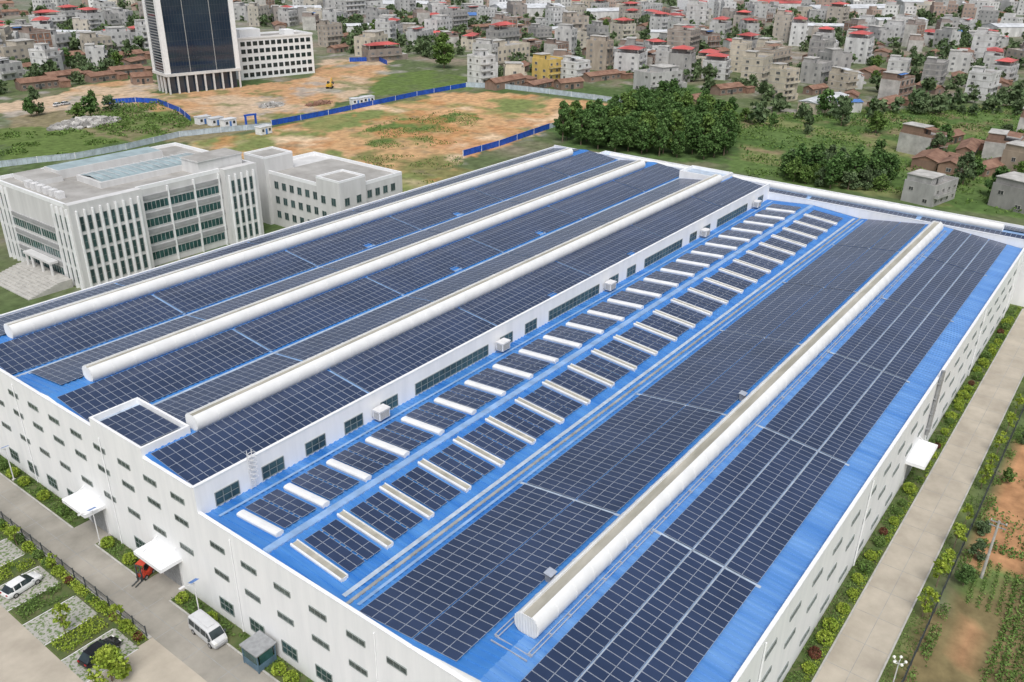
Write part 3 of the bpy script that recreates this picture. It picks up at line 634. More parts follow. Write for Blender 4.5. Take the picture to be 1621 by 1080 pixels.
# ------------------------------------------------------------------ houses
HW = [window_meshes(1.5, 1.4, 2, 1, 'trim', 'void', .09), window_meshes(2.2, 1.5, 3, 1, 'trim', 'void', .08), window_meshes(1.1, 1.5, 1, 2, 'frame_white', 'void', .08), window_meshes(2.0, 2.0, 1, 1, 'trim', 'void', .06)]
FH = 3.35
def house_proto(kind, w, d, fl, seed):
    rs = random.Random(seed); P = {'kind': kind, 'w': w, 'd': d, 'fl': fl, 'parts': [], 'wins': [], 'hw': HW[3] if kind == 'brick' else HW[rs.randrange(3)]}
    hh = fl * FH if kind != 'low' else 3.4
    mt = [M['house'], M['trim'], M['void'], M['brick'], M['voidfar']]
    nF = max(2, int(w / rs.uniform(2.9, 4.4))); nS = max(1, int(d / 4.6))
    bands = rs.random() < .4 or kind == 'brick'
    fx = [-w/2 + w * (i + .5) / nF for i in range(nF)]; fy = [-d/2 + d * (i + .5) / nS for i in range(nS)]
    def wall(withwin):
        m = MB(); m.box(-w/2, w/2, -d/2, d/2, 0, hh, 3 if kind == 'brick' else 0)
        for f in range(1, fl + 1) if (kind != 'low' and bands) else []:
            m.box(-w/2 - .07, w/2 + .07, -d/2 - .07, d/2 + .07, f * FH - .25, f * FH - .02, 1)
        if kind == 'brick':
            for x in [-w/2, w/2] + [(-w/2 + w * i / nF) for i in range(1, nF)]: m.box(x - .2, x + .2, -d/2 - .06, d/2 + .06, 0, hh - .31, 1)
        for f in range(fl if kind != 'low' else 1):
            z = f * FH + .95
            for x in fx:
                m.box(x - .65, x + .65, d/2, d/2 + .05, z, z + 1.4, 4)
                if withwin: m.box(x - .7, x + .7, -d/2 - .05, -d/2, z, z + 1.4, 4)
            for y in fy:
                m.box(w/2, w/2 + .05, y - .6, y + .6, z, z + 1.4, 4)
                if withwin: m.box(-w/2 - .05, -w/2, y - .6, y + .6, z, z + 1.4, 4)
        m.box(-.7, .7, -d/2 - .07, -d/2 + .02, 0, 2.3, 2) if kind == 'low' else None
        return m.mesh('wall', mt)
    P['wall'] = wall(False); P['wallw'] = wall(True)
    for f in range(fl if kind != 'low' else 1):
        for x in fx:
            if rs.random() < .9: P['wins'].append(((x, -d/2, f * FH + .95), 0))
        for y in fy:
            if rs.random() < .75: P['wins'].append(((-w/2, y, f * FH + .95), FX))
    if kind == 'low':
        m = MB(); o = .5; rr = 1.7
        m.poly([(-w/2 - o, -d/2 - o, 3.3), (w/2 + o, -d/2 - o, 3.3), (w/2 + o, 0, 3.3 + rr), (-w/2 - o, 0, 3.3 + rr)]); m.poly([(w/2 + o, d/2 + o, 3.3), (-w/2 - o, d/2 + o, 3.3), (-w/2 - o, 0, 3.3 + rr), (w/2 + o, 0, 3.3 + rr)])
        m.poly([(-w/2, -d/2, 3.4), (-w/2, d/2, 3.4), (-w/2, 0, 3.2 + rr)], 1); m.poly([(w/2, -d/2, 3.4), (w/2, 0, 3.2 + rr), (w/2, d/2, 3.4)], 1)
        P['parts'].append(('roof', m.mesh('roof', [M['tile'], M['brick']]), None))
        if w > 12:
            m = MB(); m.box(w/2 + .02, w/2 + 5, -d/2 - 3, -d/2 + 3.5, 0, 2.8, 1); m.poly([(w/2 - .2, -d/2 - 3.4, 2.85), (w/2 + 5.4, -d/2 - 3.4, 2.85), (w/2 + 5.4, -d/2 + 3.8, 3.5), (w/2 - .2, -d/2 + 3.8, 3.5)]); P['parts'].append(('annex', m.mesh('annex', [M['tile'], M['brick']]), None))
    else:
        m = MB(); m.box(-w/2 + .25, w/2 - .25, -d/2 + .25, d/2 - .25, hh, hh + .08, 1)
        m.box(-w/2, w/2, -d/2, -d/2 + .25, hh, hh + .95); m.box(-w/2, w/2, d/2 - .25, d/2, hh, hh + .95); m.box(-w/2, -w/2 + .25, -d/2 + .25, d/2 - .25, hh, hh + .95); m.box(w/2 - .25, w/2, -d/2 + .25, d/2 - .25, hh, hh + .95)
        P['parts'].append(('roof', m.mesh('roof', [M['house'], M['flatroof']]), 'c'))
        sx = rs.choice((-1, 1)) * w * .2; sw = w * rs.uniform(.16, .29); yb = 0 if rs.random() < .5 else -d * rs.uniform(.1, .35)
        m = MB(); m.box(sx - sw, sx + sw, yb, d/2 - .3, hh + .08, hh + 2.9); m.box(sx - sw - .3, sx + sw + .3, yb - .4, d/2 - .1, hh + 2.9, hh + 3.1, 1); m.box(sx - .5, sx + .5, yb - .05, yb, hh + .1, hh + 2.1, 2)
        P['parts'].append(('stair_head', m.mesh('stair_head', mt), 'c'))
        if rs.random() < .6:
            m = MB(); m.tube((-sx, d * .2, hh + .08), (-sx, d * .2, hh + 1.6), .6, n=10); P['parts'].append(('water_tank', m.mesh('water_tank', M['metal']), None))
        if kind == 'red':
            m = MB(); z = hh + 3.15; X_, Y_ = w * rs.uniform(.34, .48), d * .44; rd = max(.5, X_ - Y_) if rs.random() < .5 else X_
            b4 = [(-X_, -Y_, z), (X_, -Y_, z), (X_, Y_, z), (-X_, Y_, z)]; r1, r2 = (-rd, 0, z + 1.6), (rd, 0, z + 1.6)
            m.poly([b4[0], b4[1], r2, r1]); m.poly([b4[2], b4[3], r1, r2]); m.poly([b4[1], b4[2], r2]); m.poly([b4[3], b4[0], r1])
            P['parts'].append(('roof_cover', m.mesh('roof_cover', M['redroof']), None))
            for x in (-X_ + .3, X_ - .3):
                for y in (-Y_ + .3, Y_ - .3): P['parts'].append(('roof_post', MB().box(x - .12, x + .12, y - .12, y + .12, hh + .08, z + .02).mesh('roof_post', M['trim']), None))
        for f in range(1, fl):
            if rs.random() < .8:
                a = -w/2 + .2; b = w/2 - .2 if rs.random() < .6 else w * .1
                m = MB(); z = f * FH; m.box(a, b, -d/2 - 1.3, -d/2 - .1, z - .16, z, 1); m.box(a, b, -d/2 - 1.3, -d/2 - 1.18, z, z + .95); m.box(a, a + .12, -d/2 - 1.18, -d/2 - .1, z, z + .95); m.box(b - .12, b, -d/2 - 1.18, -d/2 - .1, z, z + .95)
                P['parts'].append(('balcony', m.mesh('balcony', mt), 'c'))
        if rs.random() < .75:
            f2 = rs.choice((1, 1, max(1, fl - 1))); m = MB(); m.box(w/2 + .02, w/2 + rs.uniform(3, 5), -d/2 + rs.uniform(0, 2), d/2 - 2, 0, FH * f2, 0, 1); P['parts'].append(('annex', m.mesh('annex', mt), 'c'))
        if rs.random() < .45:
            m = MB(); m.poly([(-w/2 + .3, -d/2 + .4, hh + 2.5), (w * .05, -d/2 + .4, hh + 2.5), (w * .05, -.5, hh + 2.9), (-w/2 + .3, -.5, hh + 2.9)])
            P['parts'].append(('tin_shelter', m.mesh('tin_shelter', M[rs.choice(('shedroof', 'shedblue', 'tile', 'redroof'))]), None))
    return P
PROTO = {'flat': [house_proto('flat', 12, 10, 3, 1), house_proto('flat', 13.5, 10, 4, 2), house_proto('flat', 10, 12, 3, 3), house_proto('flat', 16, 10, 2, 4), house_proto('flat', 9.5, 11, 4, 8), house_proto('flat', 12, 9, 5, 9), house_proto('flat', 18, 11, 3, 21), house_proto('flat', 11, 9, 2, 22), house_proto('flat', 22, 10, 4, 23), house_proto('flat', 9, 9, 3, 41), house_proto('flat', 14, 12, 3, 42), house_proto('flat', 8, 11, 5, 43), house_proto('flat', 26, 11, 3, 44), house_proto('flat', 20, 13, 5, 45), house_proto('flat', 24, 9, 2, 46)],
         'red': [house_proto('red', 13, 11, 3, 5), house_proto('red', 12, 12, 4, 6), house_proto('red', 17, 10, 2, 31), house_proto('red', 20, 11, 3, 33)],
         'brick': [house_proto('brick', 13, 9, 3, 7), house_proto('brick', 10, 10, 2, 10), house_proto('brick', 12, 10, 4, 12), house_proto('brick', 18, 9, 2, 32)],
         'low': [house_proto('low', 15, 7, 1, 13), house_proto('low', 11, 6.5, 1, 14), house_proto('low', 19, 7.5, 1, 15)]}
HCOL = {'white': (.72, .72, .71), 'cream': (.62, .55, .43), 'grey': (.37, .36, .345), 'yellow': (.68, .48, .12), 'tan': (.46, .38, .295), 'brown': (.33, .26, .21), 'pale grey': (.54, .535, .52), 'brown brick': (.29, .19, .14)}
HOUSES = []
def near_any(x, y, L_, r): return any((x - a)**2 + (y - b)**2 < r * r for a, b in L_)
placed = []
def add_house(x, y, kind, cname, proto=None, rz=None):
    p = proto if proto is not None else random.choice(PROTO[kind])
    if rz is None:
        nb = float(vnoise(np.array([x]), np.array([y]), 110, 500, 2)[0]); rz = -.75 + 1.5 * nb + random.uniform(-.1, .1) + random.choice((0, 0, 0, math.pi / 2 - .3, .35))
        rz = max(-.9, min(1.0, rz))
    HOUSES.append(dict(x=x, y=y, kind=kind, c=cname, p=p, rz=rz, s=(random.uniform(.8, 1.25), random.uniform(.8, 1.2), random.uniform(.8, 1.08)))); placed.append((x, y))
KEY = [(868, 124, 'flat', 'yellow', 0), (762, 131, 'flat', 'white', 4), (910, 126, 'flat', 'white', 2), (1040, 141, 'flat', 'pale grey', 6), (1195, 132, 'flat', 'cream', 1), (1236, 158, 'flat', 'cream', 5), (1330, 148, 'flat', 'cream', 2), (1415, 158, 'brick', 'brown brick', 0),
       (1550, 155, 'flat', 'white', 1), (1355, 98, 'red', 'white', 1), (1468, 316, 'flat', 'pale grey', 3), (1470, 262, 'low', 'brown brick', 0), (1530, 244, 'low', 'brown brick', 0), (1585, 247, 'brick', 'brown brick', 3), (1618, 325, 'flat', 'grey', 3), (1455, 242, 'brick', 'brown brick', 1), (1565, 272, 'low', 'brown brick', 2), (1505, 272, 'low', 'brown brick', 1), (1612, 272, 'flat', 'tan', 7), (1500, 225, 'low', 'brown brick', 1), (1625, 228, 'brick', 'brown brick', 0),
       (985, 62, 'red', 'cream', 0), (605, 95, 'red', 'brown', 2), (880, 100, 'brick', 'brown brick', 2), (1150, 148, 'low', 'brown brick', 0), (1100, 165, 'low', 'brown brick', 1), (1585, 130, 'red', 'white', 0), (1475, 135, 'flat', 'grey', 1),
       (800, 138, 'low', 'brown brick', 2), (850, 140, 'low', 'brown brick', 0), (900, 140, 'low', 'brown brick', 1), (950, 126, 'low', 'brown brick', 2), (1290, 148, 'low', 'brown brick', 1), (1400, 170, 'low', 'brown brick', 2), (160, 128, 'low', 'brown brick', 0), (200, 118, 'low', 'brown brick', 2), (60, 140, 'low', 'brown brick', 2), (100, 128, 'low', 'brown brick', 0), (225, 132, 'low', 'brown brick', 1)]
for px, py, k, c, pi in KEY: x, y = G(px, py); add_house(x, y, k, c, PROTO[k][pi], random.uniform(-.35, .1))
RT = [[(-40, 62), (60, 48), (240, 30), (244, 118), (150, 128), (60, 150), (-40, 158)], [(385, 25), (740, 18), (740, 102), (690, 98), (620, 88), (530, 84), (505, 50), (385, 42)],
      [(740, 22), (1000, 18), (1000, 126), (900, 128), (850, 134), (750, 124)], [(1000, 15), (1660, 15), (1660, 165), (1480, 158), (1380, 165), (1290, 150), (1165, 165), (1080, 132), (1000, 130)], [(-40, -8), (1660, -8), (1660, 16), (-40, 42)]]
SHEDS = [(835, 24, 62, 26, 'shedroof', 'white'), (955, 30, 52, 20, 'shedroof', 'white'), (1340, 24, 90, 26, 'shedroof', 'white'), (1470, 14, 65, 24, 'shedroof', 'pale grey'), (1600, 56, 40, 20, 'shedroof', 'white'), (640, 18, 55, 22, 'shedroof', 'white'), (470, 26, 40, 16, 'shedroof', 'grey'), (1302, 172, 32, 9, 'shedroof', 'cream'), (1338, 176, 11, 7, 'shedblue', 'white'), (905, 12, 44, 18, 'redroof', 'cream'), (1235, 16, 56, 20, 'redroof', 'white'), (760, 32, 34, 16, 'shedblue', 'grey'),
         (1060, 60, 34, 12, 'shedroof', 'white'), (1180, 75, 28, 11, 'redroof', 'white'), (1290, 55, 40, 14, 'shedroof', 'grey'), (1420, 45, 44, 15, 'shedroof', 'white'), (1540, 90, 26, 10, 'redroof', 'cream'), (560, 50, 30, 12, 'shedroof', 'white'), (690, 62, 24, 10, 'redroof', 'white'), (120, 62, 30, 11, 'shedroof', 'grey'), (1130, 105, 22, 9, 'shedroof', 'white'), (1500, 60, 34, 12, 'shedblue', 'white'), (880, 55, 30, 12, 'shedroof', 'white'), (200, 60, 26, 11, 'redroof', 'cream')]
for s in SHEDS:
    x, y = G(s[0], s[1]); n = int(s[2] / 14)
    for i in range(-n, n + 1): placed.append((x + i * 7 * .8, y - i * 7 * .6))
for ri, rp in enumerate(RT):
    gp = gpoly(rp); bx = [p[0] for p in gp]; by = [p[1] for p in gp]
    for _ in range(2600 if ri != 4 else 2200):
        x, y = random.uniform(min(bx), max(bx)), random.uniform(min(by), max(by))
        if not inpoly(np.array([x]), np.array([y]), gp)[0]: continue
        dist = math.hypot(x, y); md = 12.5 + dist * .0095
        cl = float(vnoise(np.array([x]), np.array([y]), 60, 700, 2)[0])
        if cl < .37 or near_any(x, y, placed, md): continue
        k = random.choices(('flat', 'red', 'brick', 'low'), (.43, .1, .15, .32) if dist < 620 else (.48, .12, .13, .27))[0]
        c = 'brown brick' if k in ('brick', 'low') else random.choices(('white', 'cream', 'grey', 'tan', 'brown', 'pale grey'), (.36, .14, .16, .1, .05, .19))[0]
        add_house(x, y, k, c)
HOUSES.sort(key=lambda h: math.hypot(h['x'], h['y']))
def zone(h):
    px = PX(h['x'], h['y'])[0]
    if px < 260: return 'left of the glass tower'
    if px < 740: return 'right of the glass tower'
    if px < 1000: return 'beyond the fenced dirt site'
    if px < 1200: return 'behind the left grove'
    if px < 1400: return 'behind the right grove'
    return 'toward the right edge'
KN = {'flat': 'flat-roofed house', 'red': 'house with red roof cover', 'brick': 'unfinished brick house', 'low': 'brown tiled cottage'}
ind = HOUSES[:295]; rest = HOUSES[295:]
cnt = {}
for h in ind:
    base = ('%s %s-storey %s' % (h['c'], NUM[h['p']['fl']], KN[h['kind']])) if h['kind'] in ('flat', 'red') else (KN[h['kind']] if h['kind'] == 'low' else '%s-storey %s' % (NUM[h['p']['fl']], KN['brick']))
    h['key'] = (base, zone(h)); cnt[h['key']] = cnt.get(h['key'], 0) + 1
seen = {}
for h in ind:
    i = seen.get(h['key'], 0); seen[h['key']] = i + 1
    lab = '%s %s' % h['key'] if cnt[h['key']] == 1 else '%s %s, %s nearest there' % (h['key'][0], h['key'][1], ordn(i))
    r = thing('house', lab, 'house', (h['x'], h['y'], 0), h['rz'], 'houses of the town'); p = h['p']; r.scale = h['s']
    dist = math.hypot(h['x'], h['y']); det = dist < 480; cc = HCOL[h['c']]; j = random.uniform(.8, 1.12); tt = max(0, min(.35, (dist - 380) / 900)); cc = tuple(k * j * (1 - tt) + q * tt for k, q in zip(cc, (.57, .58, .59))) + (1,)  # wall colour fades to pale grey with distance, as painted haze
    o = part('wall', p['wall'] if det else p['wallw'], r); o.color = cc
    for n_, me_, c_ in p['parts']:
        o = part(n_, me_, r)
        if c_: o.color = cc
    if det:
        for l, rz in p['wins']:
            w_ = part('window', p['hw'][0], r, l, rz)
            part('pane', p['hw'][1], w_)
if rest:
    mb = MB()
    FM = [M['far_' + n_[0]] for n_ in FARW]
    for h in rest:
        p = h['p']; c, s = math.cos(h['rz']), math.sin(h['rz']); b0 = len(mb.v); q = MB(); hh = p['fl'] * FH; W_, D_ = p['w'] * h['s'][0], p['d'] * h['s'][1]
        mi = {'white': 0, 'cream': 1, 'grey': 2, 'tan': 4, 'brown': 3, 'pale grey': 5, 'brown brick': 3, 'yellow': 1}[h['c']]
        if h['kind'] == 'low':
            q.box(-W_/2, W_/2, -D_/2, D_/2, 0, 3.3, mi); q.poly([(-W_/2 - .4, -D_/2 - .4, 3.3), (W_/2 + .4, -D_/2 - .4, 3.3), (W_/2 + .4, 0, 5), (-W_/2 - .4, 0, 5)], 9); q.poly([(-W_/2 - .4, D_/2 + .4, 3.3), (W_/2 + .4, D_/2 + .4, 3.3), (W_/2 + .4, 0, 5), (-W_/2 - .4, 0, 5)], 9)
        else:
            q.box(-W_/2, W_/2, -D_/2, D_/2, 0, hh, mi, 6); sx = random.uniform(-.25, .25) * W_; q.box(sx - W_ * .22, sx + W_ * .22, -D_ * random.uniform(0, .3), D_/2 - .2, hh, hh + 2.8, mi, 8 if h['kind'] == 'red' else 6)
            if random.random() < .5: q.box(W_/2, W_/2 + 4, -D_/2 + 1, D_/2 - 1, 0, FH * random.choice((1, 2)), mi, 6)
            for f in range(p['fl']):
                for t in (-.3, 0, .3): q.box(W_ * t - .7, W_ * t + .7, -D_/2 - .05, -D_/2, f * FH + 1, f * FH + 2.4, 7); q.box(-W_/2 - .05, -W_/2, D_ * t - .6, D_ * t + .6, f * FH + 1, f * FH + 2.4, 7)
        mb.v += [(h['x'] + a * c - b * s, h['y'] + a * s + b * c, z) for a, b, z in q.v]; mb.f += [tuple(i + b0 for i in f) for f in q.f]; mb.m += q.m
    o = mb.build('distant_houses', FM + [M['flatroof'], M['voidfar'], M['redroof'], M['tile']])
    tag(o, 'distant mass of town houses along the top of the photo', 'houses', kind='stuff')
SL = ['long pale industrial shed far behind, left of the white tower blocks', 'pale industrial shed far beyond the yellow house', 'widest pale shed in the far right of the town', 'pale grey shed at the far top right', 'pale shed at the right edge of town', 'pale shed far behind the lone tall tree', 'grey shed far behind the white office', 'long low cream shed standing right of the grove', 'small blue roofed shed beside the long cream shed', 'red roofed shed at the top centre of the town', 'red roofed shed far behind the right grove', 'blue roofed shed far beyond the fenced dirt site',
      'white shed far behind the left grove', 'red roofed shed midway up the town behind the left grove', 'pale roofed grey shed midway up the town behind the right grove', 'pale shed below the widest shed in the far right town', 'red roofed shed near the front of the right town edge', 'pale shed in the town above the short blue hoarding', 'red roofed shed left of the lone tall tree', 'grey shed in the town left of the glass tower', 'small white shed just behind the left grove', 'blue roofed white shed in the far right of the town', 'pale shed in the town above the yellow house', 'red roofed shed just left of the glass tower']
for (px, py, L_, D_, rm, cn), lab in zip(SHEDS, SL):
    x, y = G(px, py); r = thing('shed', lab, 'shed', (x, y, 0), R(-38 + (px * 7 % 30 - 15)) if px != 1302 else R(-5)); hh = 7 if L_ > 35 else 4.5
    m = MB(); m.box(-L_/2, L_/2, -D_/2, D_/2, 0, hh); o = m.build('wall', M['house'], r); o.color = HCOL[cn] + (1,)
    m = MB(); z = hh + D_ * .1
    m.poly([(-L_/2 - .4, -D_/2 - .4, hh), (L_/2 + .4, -D_/2 - .4, hh), (L_/2 + .4, 0, z), (-L_/2 - .4, 0, z)]); m.poly([(L_/2 + .4, D_/2 + .4, hh), (-L_/2 - .4, D_/2 + .4, hh), (-L_/2 - .4, 0, z), (L_/2 + .4, 0, z)])
    m.poly([(-L_/2, -D_/2, hh), (-L_/2, D_/2, hh), (-L_/2, 0, z - .05)]); m.poly([(L_/2, -D_/2, hh), (L_/2, D_/2, hh), (L_/2, 0, z - .05)]); m.build('roof', M[rm], r)
for k, (px, py, n_, lab) in enumerate(((1095, 26, 7, 'white apartment block with seven storeys at the top centre'), (1135, 22, 6, 'white apartment block just right of the seven storey block'), (800, 22, 5, 'white five storey block at the far top'))):
    x, y = G(px, py); r = thing('apartment_building', lab, 'building', (x, y, 0), R(-15)); m = MB(); m.box(-13, 13, -7, 7, 0, n_ * 3.3); m.box(-4, 4, -3, 4, n_ * 3.3, n_ * 3.3 + 3); m.build('wall', M['cabin'], r)
    for f in range(n_):
        for i in range(7):
            MB().box(-12 + i * 3.5, -9.8 + i * 3.5, -7.06, -7, f * 3.3 + 1, f * 3.3 + 2.6).build('window', M['voidfar'], r)

# ------------------------------------------------------------------ trees
def leaf_mesh(name, P, S, m, flat=0):
    P = np.asarray(P, float); n = len(P); S = np.broadcast_to(np.asarray(S, float).reshape(-1, 1), (n, 1))
    a = rng.normal(size=(n, 3)); a[:, 2] *= (1 - flat); a /= np.linalg.norm(a, axis=1, keepdims=True); b = np.cross(a, rng.normal(size=(n, 3)) + np.array([0, 0, flat])); b /= np.linalg.norm(b, axis=1, keepdims=True)
    V = np.stack([P - a * S, P - b * S * .65, P + a * S, P + b * S * .65], 1).reshape(-1, 3)
    me = bpy.data.meshes.new(name); me.from_pydata(V.tolist(), [], np.arange(4 * n).reshape(n, 4).tolist()); me.materials.append(m); me.update(); return me
def crown_pts(h0, h1, r, ncl, nl, shape='oval', cr_=.42):
    P = []
    for i in range(ncl):
        t = random.random(); z = h0 + (h1 - h0) * t
        w = math.sin(math.pi * min(1, .12 + t * .86)) ** .7 if shape == 'oval' else (1 - t * .75)
        a = random.uniform(0, 6.28); q = r * w * math.sqrt(random.random()) * .9
        c = np.array([q * math.cos(a), q * math.sin(a), z]); rad = r * cr_ * random.uniform(.6, 1.2)
        d = rng.normal(size=(nl, 3)); d /= np.linalg.norm(d, axis=1, keepdims=True); d[:, 2] *= .8
        P.append(c + d * rad * rng.uniform(.45, 1.05, (nl, 1)))
    return np.concatenate(P)
def crown(h0, h1, r, ncl, nl, ls, m, shape='oval', cr_=.42):
    P = crown_pts(h0, h1, r, ncl, nl, shape, cr_); return leaf_mesh('crown', P, rng.uniform(.6, 1.3, len(P)) * ls, m)
def trunk(h, r, limbs=4, spread=1.2):
    m = MB(); m.tube((0, 0, -.1), (.08, .05, h * .6), r, r * .7); m.tube((.08, .05, h * .6), (0, .1, h), r * .7, r * .3)
    for i in range(limbs):
        a = i * 6.28 / limbs + .4; z = h * (.45 + .08 * i); m.tube((.06, .04, z), (math.cos(a) * spread, math.sin(a) * spread, z + h * .28), r * .45, r * .15, 6)
    return m.mesh('trunk', M['trunk'])
TP = {'euca': [(trunk(9, .2), crown(2.2, 12, 2.9, 44, 54, .42, M['leaf'])) for _ in range(3)] + [(trunk(9, .2), crown(2.2, 11, 3.1, 44, 54, .42, M['leaf_mid']))],
      'round': [(trunk(5, .2), crown(1.4, 6.8, 3.0, 22, 48, .45, M['leaf'], cr_=.42)), (trunk(5, .2), crown(1.0, 5.8, 3.6, 18, 54, .45, M['leaf_hazed'], cr_=.36)), (trunk(5, .2), crown(1.4, 6.2, 3.2, 20, 48, .45, M['leaf_mid'], cr_=.4)), (trunk(4, .2), crown(.8, 7.4, 2.4, 20, 48, .42, M['leaf_hazed'], cr_=.45))],
      'young': [(trunk(3.0, .06, 5, .5), crown(1.3, 3.9, .95, 16, 34, .16, M['leaf_lime'], cr_=.36)) for _ in range(3)],
      'bushy': [(trunk(1.8, .09, 5, .7), crown(.5, 3.1, 1.6, 30, 60, .17, M['leaf_lime'], cr_=.36))]}
def tree(kind, i, x, y, s, label, group=None, cat='tree'):
    tr, cw = TP[kind][i % len(TP[kind])]; r = thing('tree' if cat == 'tree' else 'shrub', label, cat, (x, y, 0), random.uniform(0, 6.28), group); r.scale = (s, s * random.uniform(.85, 1.15), s * random.uniform(.8, 1.12))
    part('trunk', tr, r); part('crown', cw, r); return r
def scatter(pp, n, md, lst=None):
    gp = gpoly(pp); bx = [p[0] for p in gp]; by = [p[1] for p in gp]; L_ = []
    for _ in range(n * 60):
        if len(L_) >= n: break
        x, y = random.uniform(min(bx), max(bx)), random.uniform(min(by), max(by))
        if inpoly(np.array([x]), np.array([y]), gp)[0] and not near_any(x, y, L_, md) and not (lst and near_any(x, y, lst, 9.0)): L_.append((x, y))
    return L_
for i, (x, y) in enumerate(scatter([(878, 222), (960, 240), (1060, 252), (1130, 256), (1165, 240), (1150, 200), (1050, 180), (950, 200)], 115, 3.3)): tree('euca', i, x, y, random.uniform(.85, 1.15), 'green tree in the dense left grove behind the halls', 'trees of the left grove')
for i, (x, y) in enumerate(scatter([(1232, 282), (1300, 298), (1395, 304), (1418, 280), (1350, 268), (1260, 262)], 44, 3.3)): tree('round' if i % 4 else 'euca', i, x, y, random.uniform(.75, 1.0), 'green tree in the right grove behind the cross hall', 'trees of the right grove')
x, y = G(703, 108); tree('euca', 3, x, y, 1.75, 'lone tall tree standing at the edge of the town above the dirt site')
x, y = G(50, 185); tree('round', 0, x, y, .95, 'lone round tree on the left of the dirt site')
tc = 0
for rp, n in ((RT[0], 18), (RT[1], 22), (RT[2], 10), (RT[3], 30), ([(1170, 185), (1621, 172), (1621, 205), (1300, 215), (1180, 215)], 12), ([(1420, 225), (1640, 210), (1640, 330), (1530, 300)], 12), ([(250, 150), (0, 160), (0, 200), (150, 195)], 5)):
    for (x, y) in scatter(rp, n, 7, placed): tree('round', tc, x, y, random.uniform(.7, 1.35), 'green tree growing among the town houses and fields', 'trees scattered through the town'); tc += 1
P = []; S = []
for rp, n in ((RT[0], 130), (RT[1], 200), (RT[2], 110), (RT[3], 400), (RT[4], 340), ([(1170, 175), (1621, 160), (1621, 180), (1180, 200)], 24)):
    for (x, y) in scatter(rp, n, 4, None):
        if near_any(x, y, placed, 7.0): continue
        s = random.uniform(.55, 1.45); q = crown_pts(.5, 5.8, 3.6, 9, 20, cr_=.5) * s + np.array([x, y, 0]); P.append(q); S.append(np.full(len(q), .9 * s))
tag(part('town_greenery', leaf_mesh('town_greenery', np.concatenate(P), np.concatenate(S), M['leaf_hazed']), None), 'mass of green tree crowns filling gaps between the distant town houses', 'trees', kind='stuff')
def field(name, pp, n, hgt, sz, m, label, thr=.5, sc=9, seed=900):
    gp = gpoly(pp); bx = [p[0] for p in gp]; by = [p[1] for p in gp]
    X_ = rng.uniform(min(bx), max(bx), n); Y_ = rng.uniform(min(by), max(by), n); k = inpoly(X_, Y_, gp); nn = vnoise(X_, Y_, sc, seed); k &= nn > thr
    X_, Y_, nn = X_[k], Y_[k], nn[k]; P = np.stack([X_, Y_, .1 + rng.random(len(X_)) * hgt * np.clip((nn - thr) * 9, .15, 1)], 1)
    tag(part(name, leaf_mesh(name, P, rng.uniform(.6, 1.3, len(P)) * sz, m), None), label, 'plants', kind='stuff')
RFIELD = [(1165, 190), (1250, 180), (1640, 168), (1640, 350), (1430, 310), (1180, 280)]
field('field_plants', RFIELD, 30000, 1.2, .42, M['leaf_mid'], 'mixed shrubs and crops over the fields behind the cross hall', .5, 8)
field('field_plants', RFIELD, 16000, 2.6, .5, M['leaf'], 'taller dark scrub scattered over the fields behind the cross hall', .64, 11, 950)
field('field_plants', [(990, 140), (1090, 138), (1165, 178), (1165, 190), (1040, 184), (1000, 170)], 9000, 1.2, .5, M['leaf'], 'dark green crop plot behind the left grove', .42, 8, 970)
field('scrub', [(0, 205), (110, 205), (200, 222), (120, 250), (0, 263)], 9000, .9, .4, M['leaf_mid'], 'low scrub on the grass at the left of the dirt site', .5, 8, 990)
field('scrub', [(110, 192), (190, 165), (265, 165), (305, 200), (240, 220), (185, 217)], 8000, 1.6, .45, M['leaf_mid'], 'bushy growth over the mound behind the rubble heap', .48, 7, 1010)
field('scrub', [(570, 208), (630, 186), (720, 175), (760, 188), (725, 226), (640, 240), (580, 232)], 6000, .3, .28, M['leaf_mid'], 'patchy weeds in the middle of the dirt site', .5, 8, 1030)
field('scrub', [(560, 245), (735, 248), (725, 290), (640, 305)], 4000, .5, .28, M['leaf_mid'], 'weeds between the dirt site and the tall hall', .52, 7, 1050)

# ------------------------------------------------------------------ low planting
def ball(r, m, n=520):
    d = rng.normal(size=(n, 3)); d /= np.linalg.norm(d, axis=1, keepdims=True); d[:, 2] = d[:, 2] * .85
    return leaf_mesh('foliage', d * r * rng.uniform(.8, 1.05, (n, 1)) + np.array([0, 0, r * .85]), r * .16, m)
BALL = [ball(.62, M['leaf_lime']), ball(.62, M['leaf_mid']), ball(.55, M['leaf_red'])]
stm = MB().tube((0, 0, 0), (0, 0, .6), .06, .04).mesh('stem', M['trunk'])
def bush(x, y, k, s, label, group):
    r = thing('shrub', label, 'shrub', (x, y, .09), random.uniform(0, 6), group); r.scale = (s, s, s); part('foliage', BALL[k], r); part('stem', stm, r)
fb = [(12, 740), (30, 752), (48, 765), (80, 787), (108, 812), (180, 862), (215, 887), (300, 947), (322, 962), (345, 980), (452, 1060), (470, 1075)]
for i, (px, py) in enumerate(fb):
    x, y = G(px, py); bush(38.1, y, 0 if i % 4 else 1, random.uniform(1.1, 1.3), 'round clipped lime shrub in the front hedge strip, %s from the left' % ordn(i), 'clipped shrubs along the front wall')
for i in range(44):
    x = 63 + i * 2.9 + random.uniform(-.7, .7)
    if 113 < x < 119: continue
    bush(x, 14.6 + random.uniform(-.3, .3), 2 if i % 9 == 4 else random.choice((0, 0, 1)), random.uniform(.9, 1.45), 'round shrub in the bed along the side wall, %s from the near end' % ordn(i), 'shrubs along the side wall')
for i in range(16):
    y = 73.3 + i * 2.4
    bush(31.8, y, random.choice((0, 1, 0, 2)), random.uniform(.8, 1.15), 'small shrub in the strip between parking bays and fence, %s from the right' % ordn(i), 'shrubs behind the parking bays')
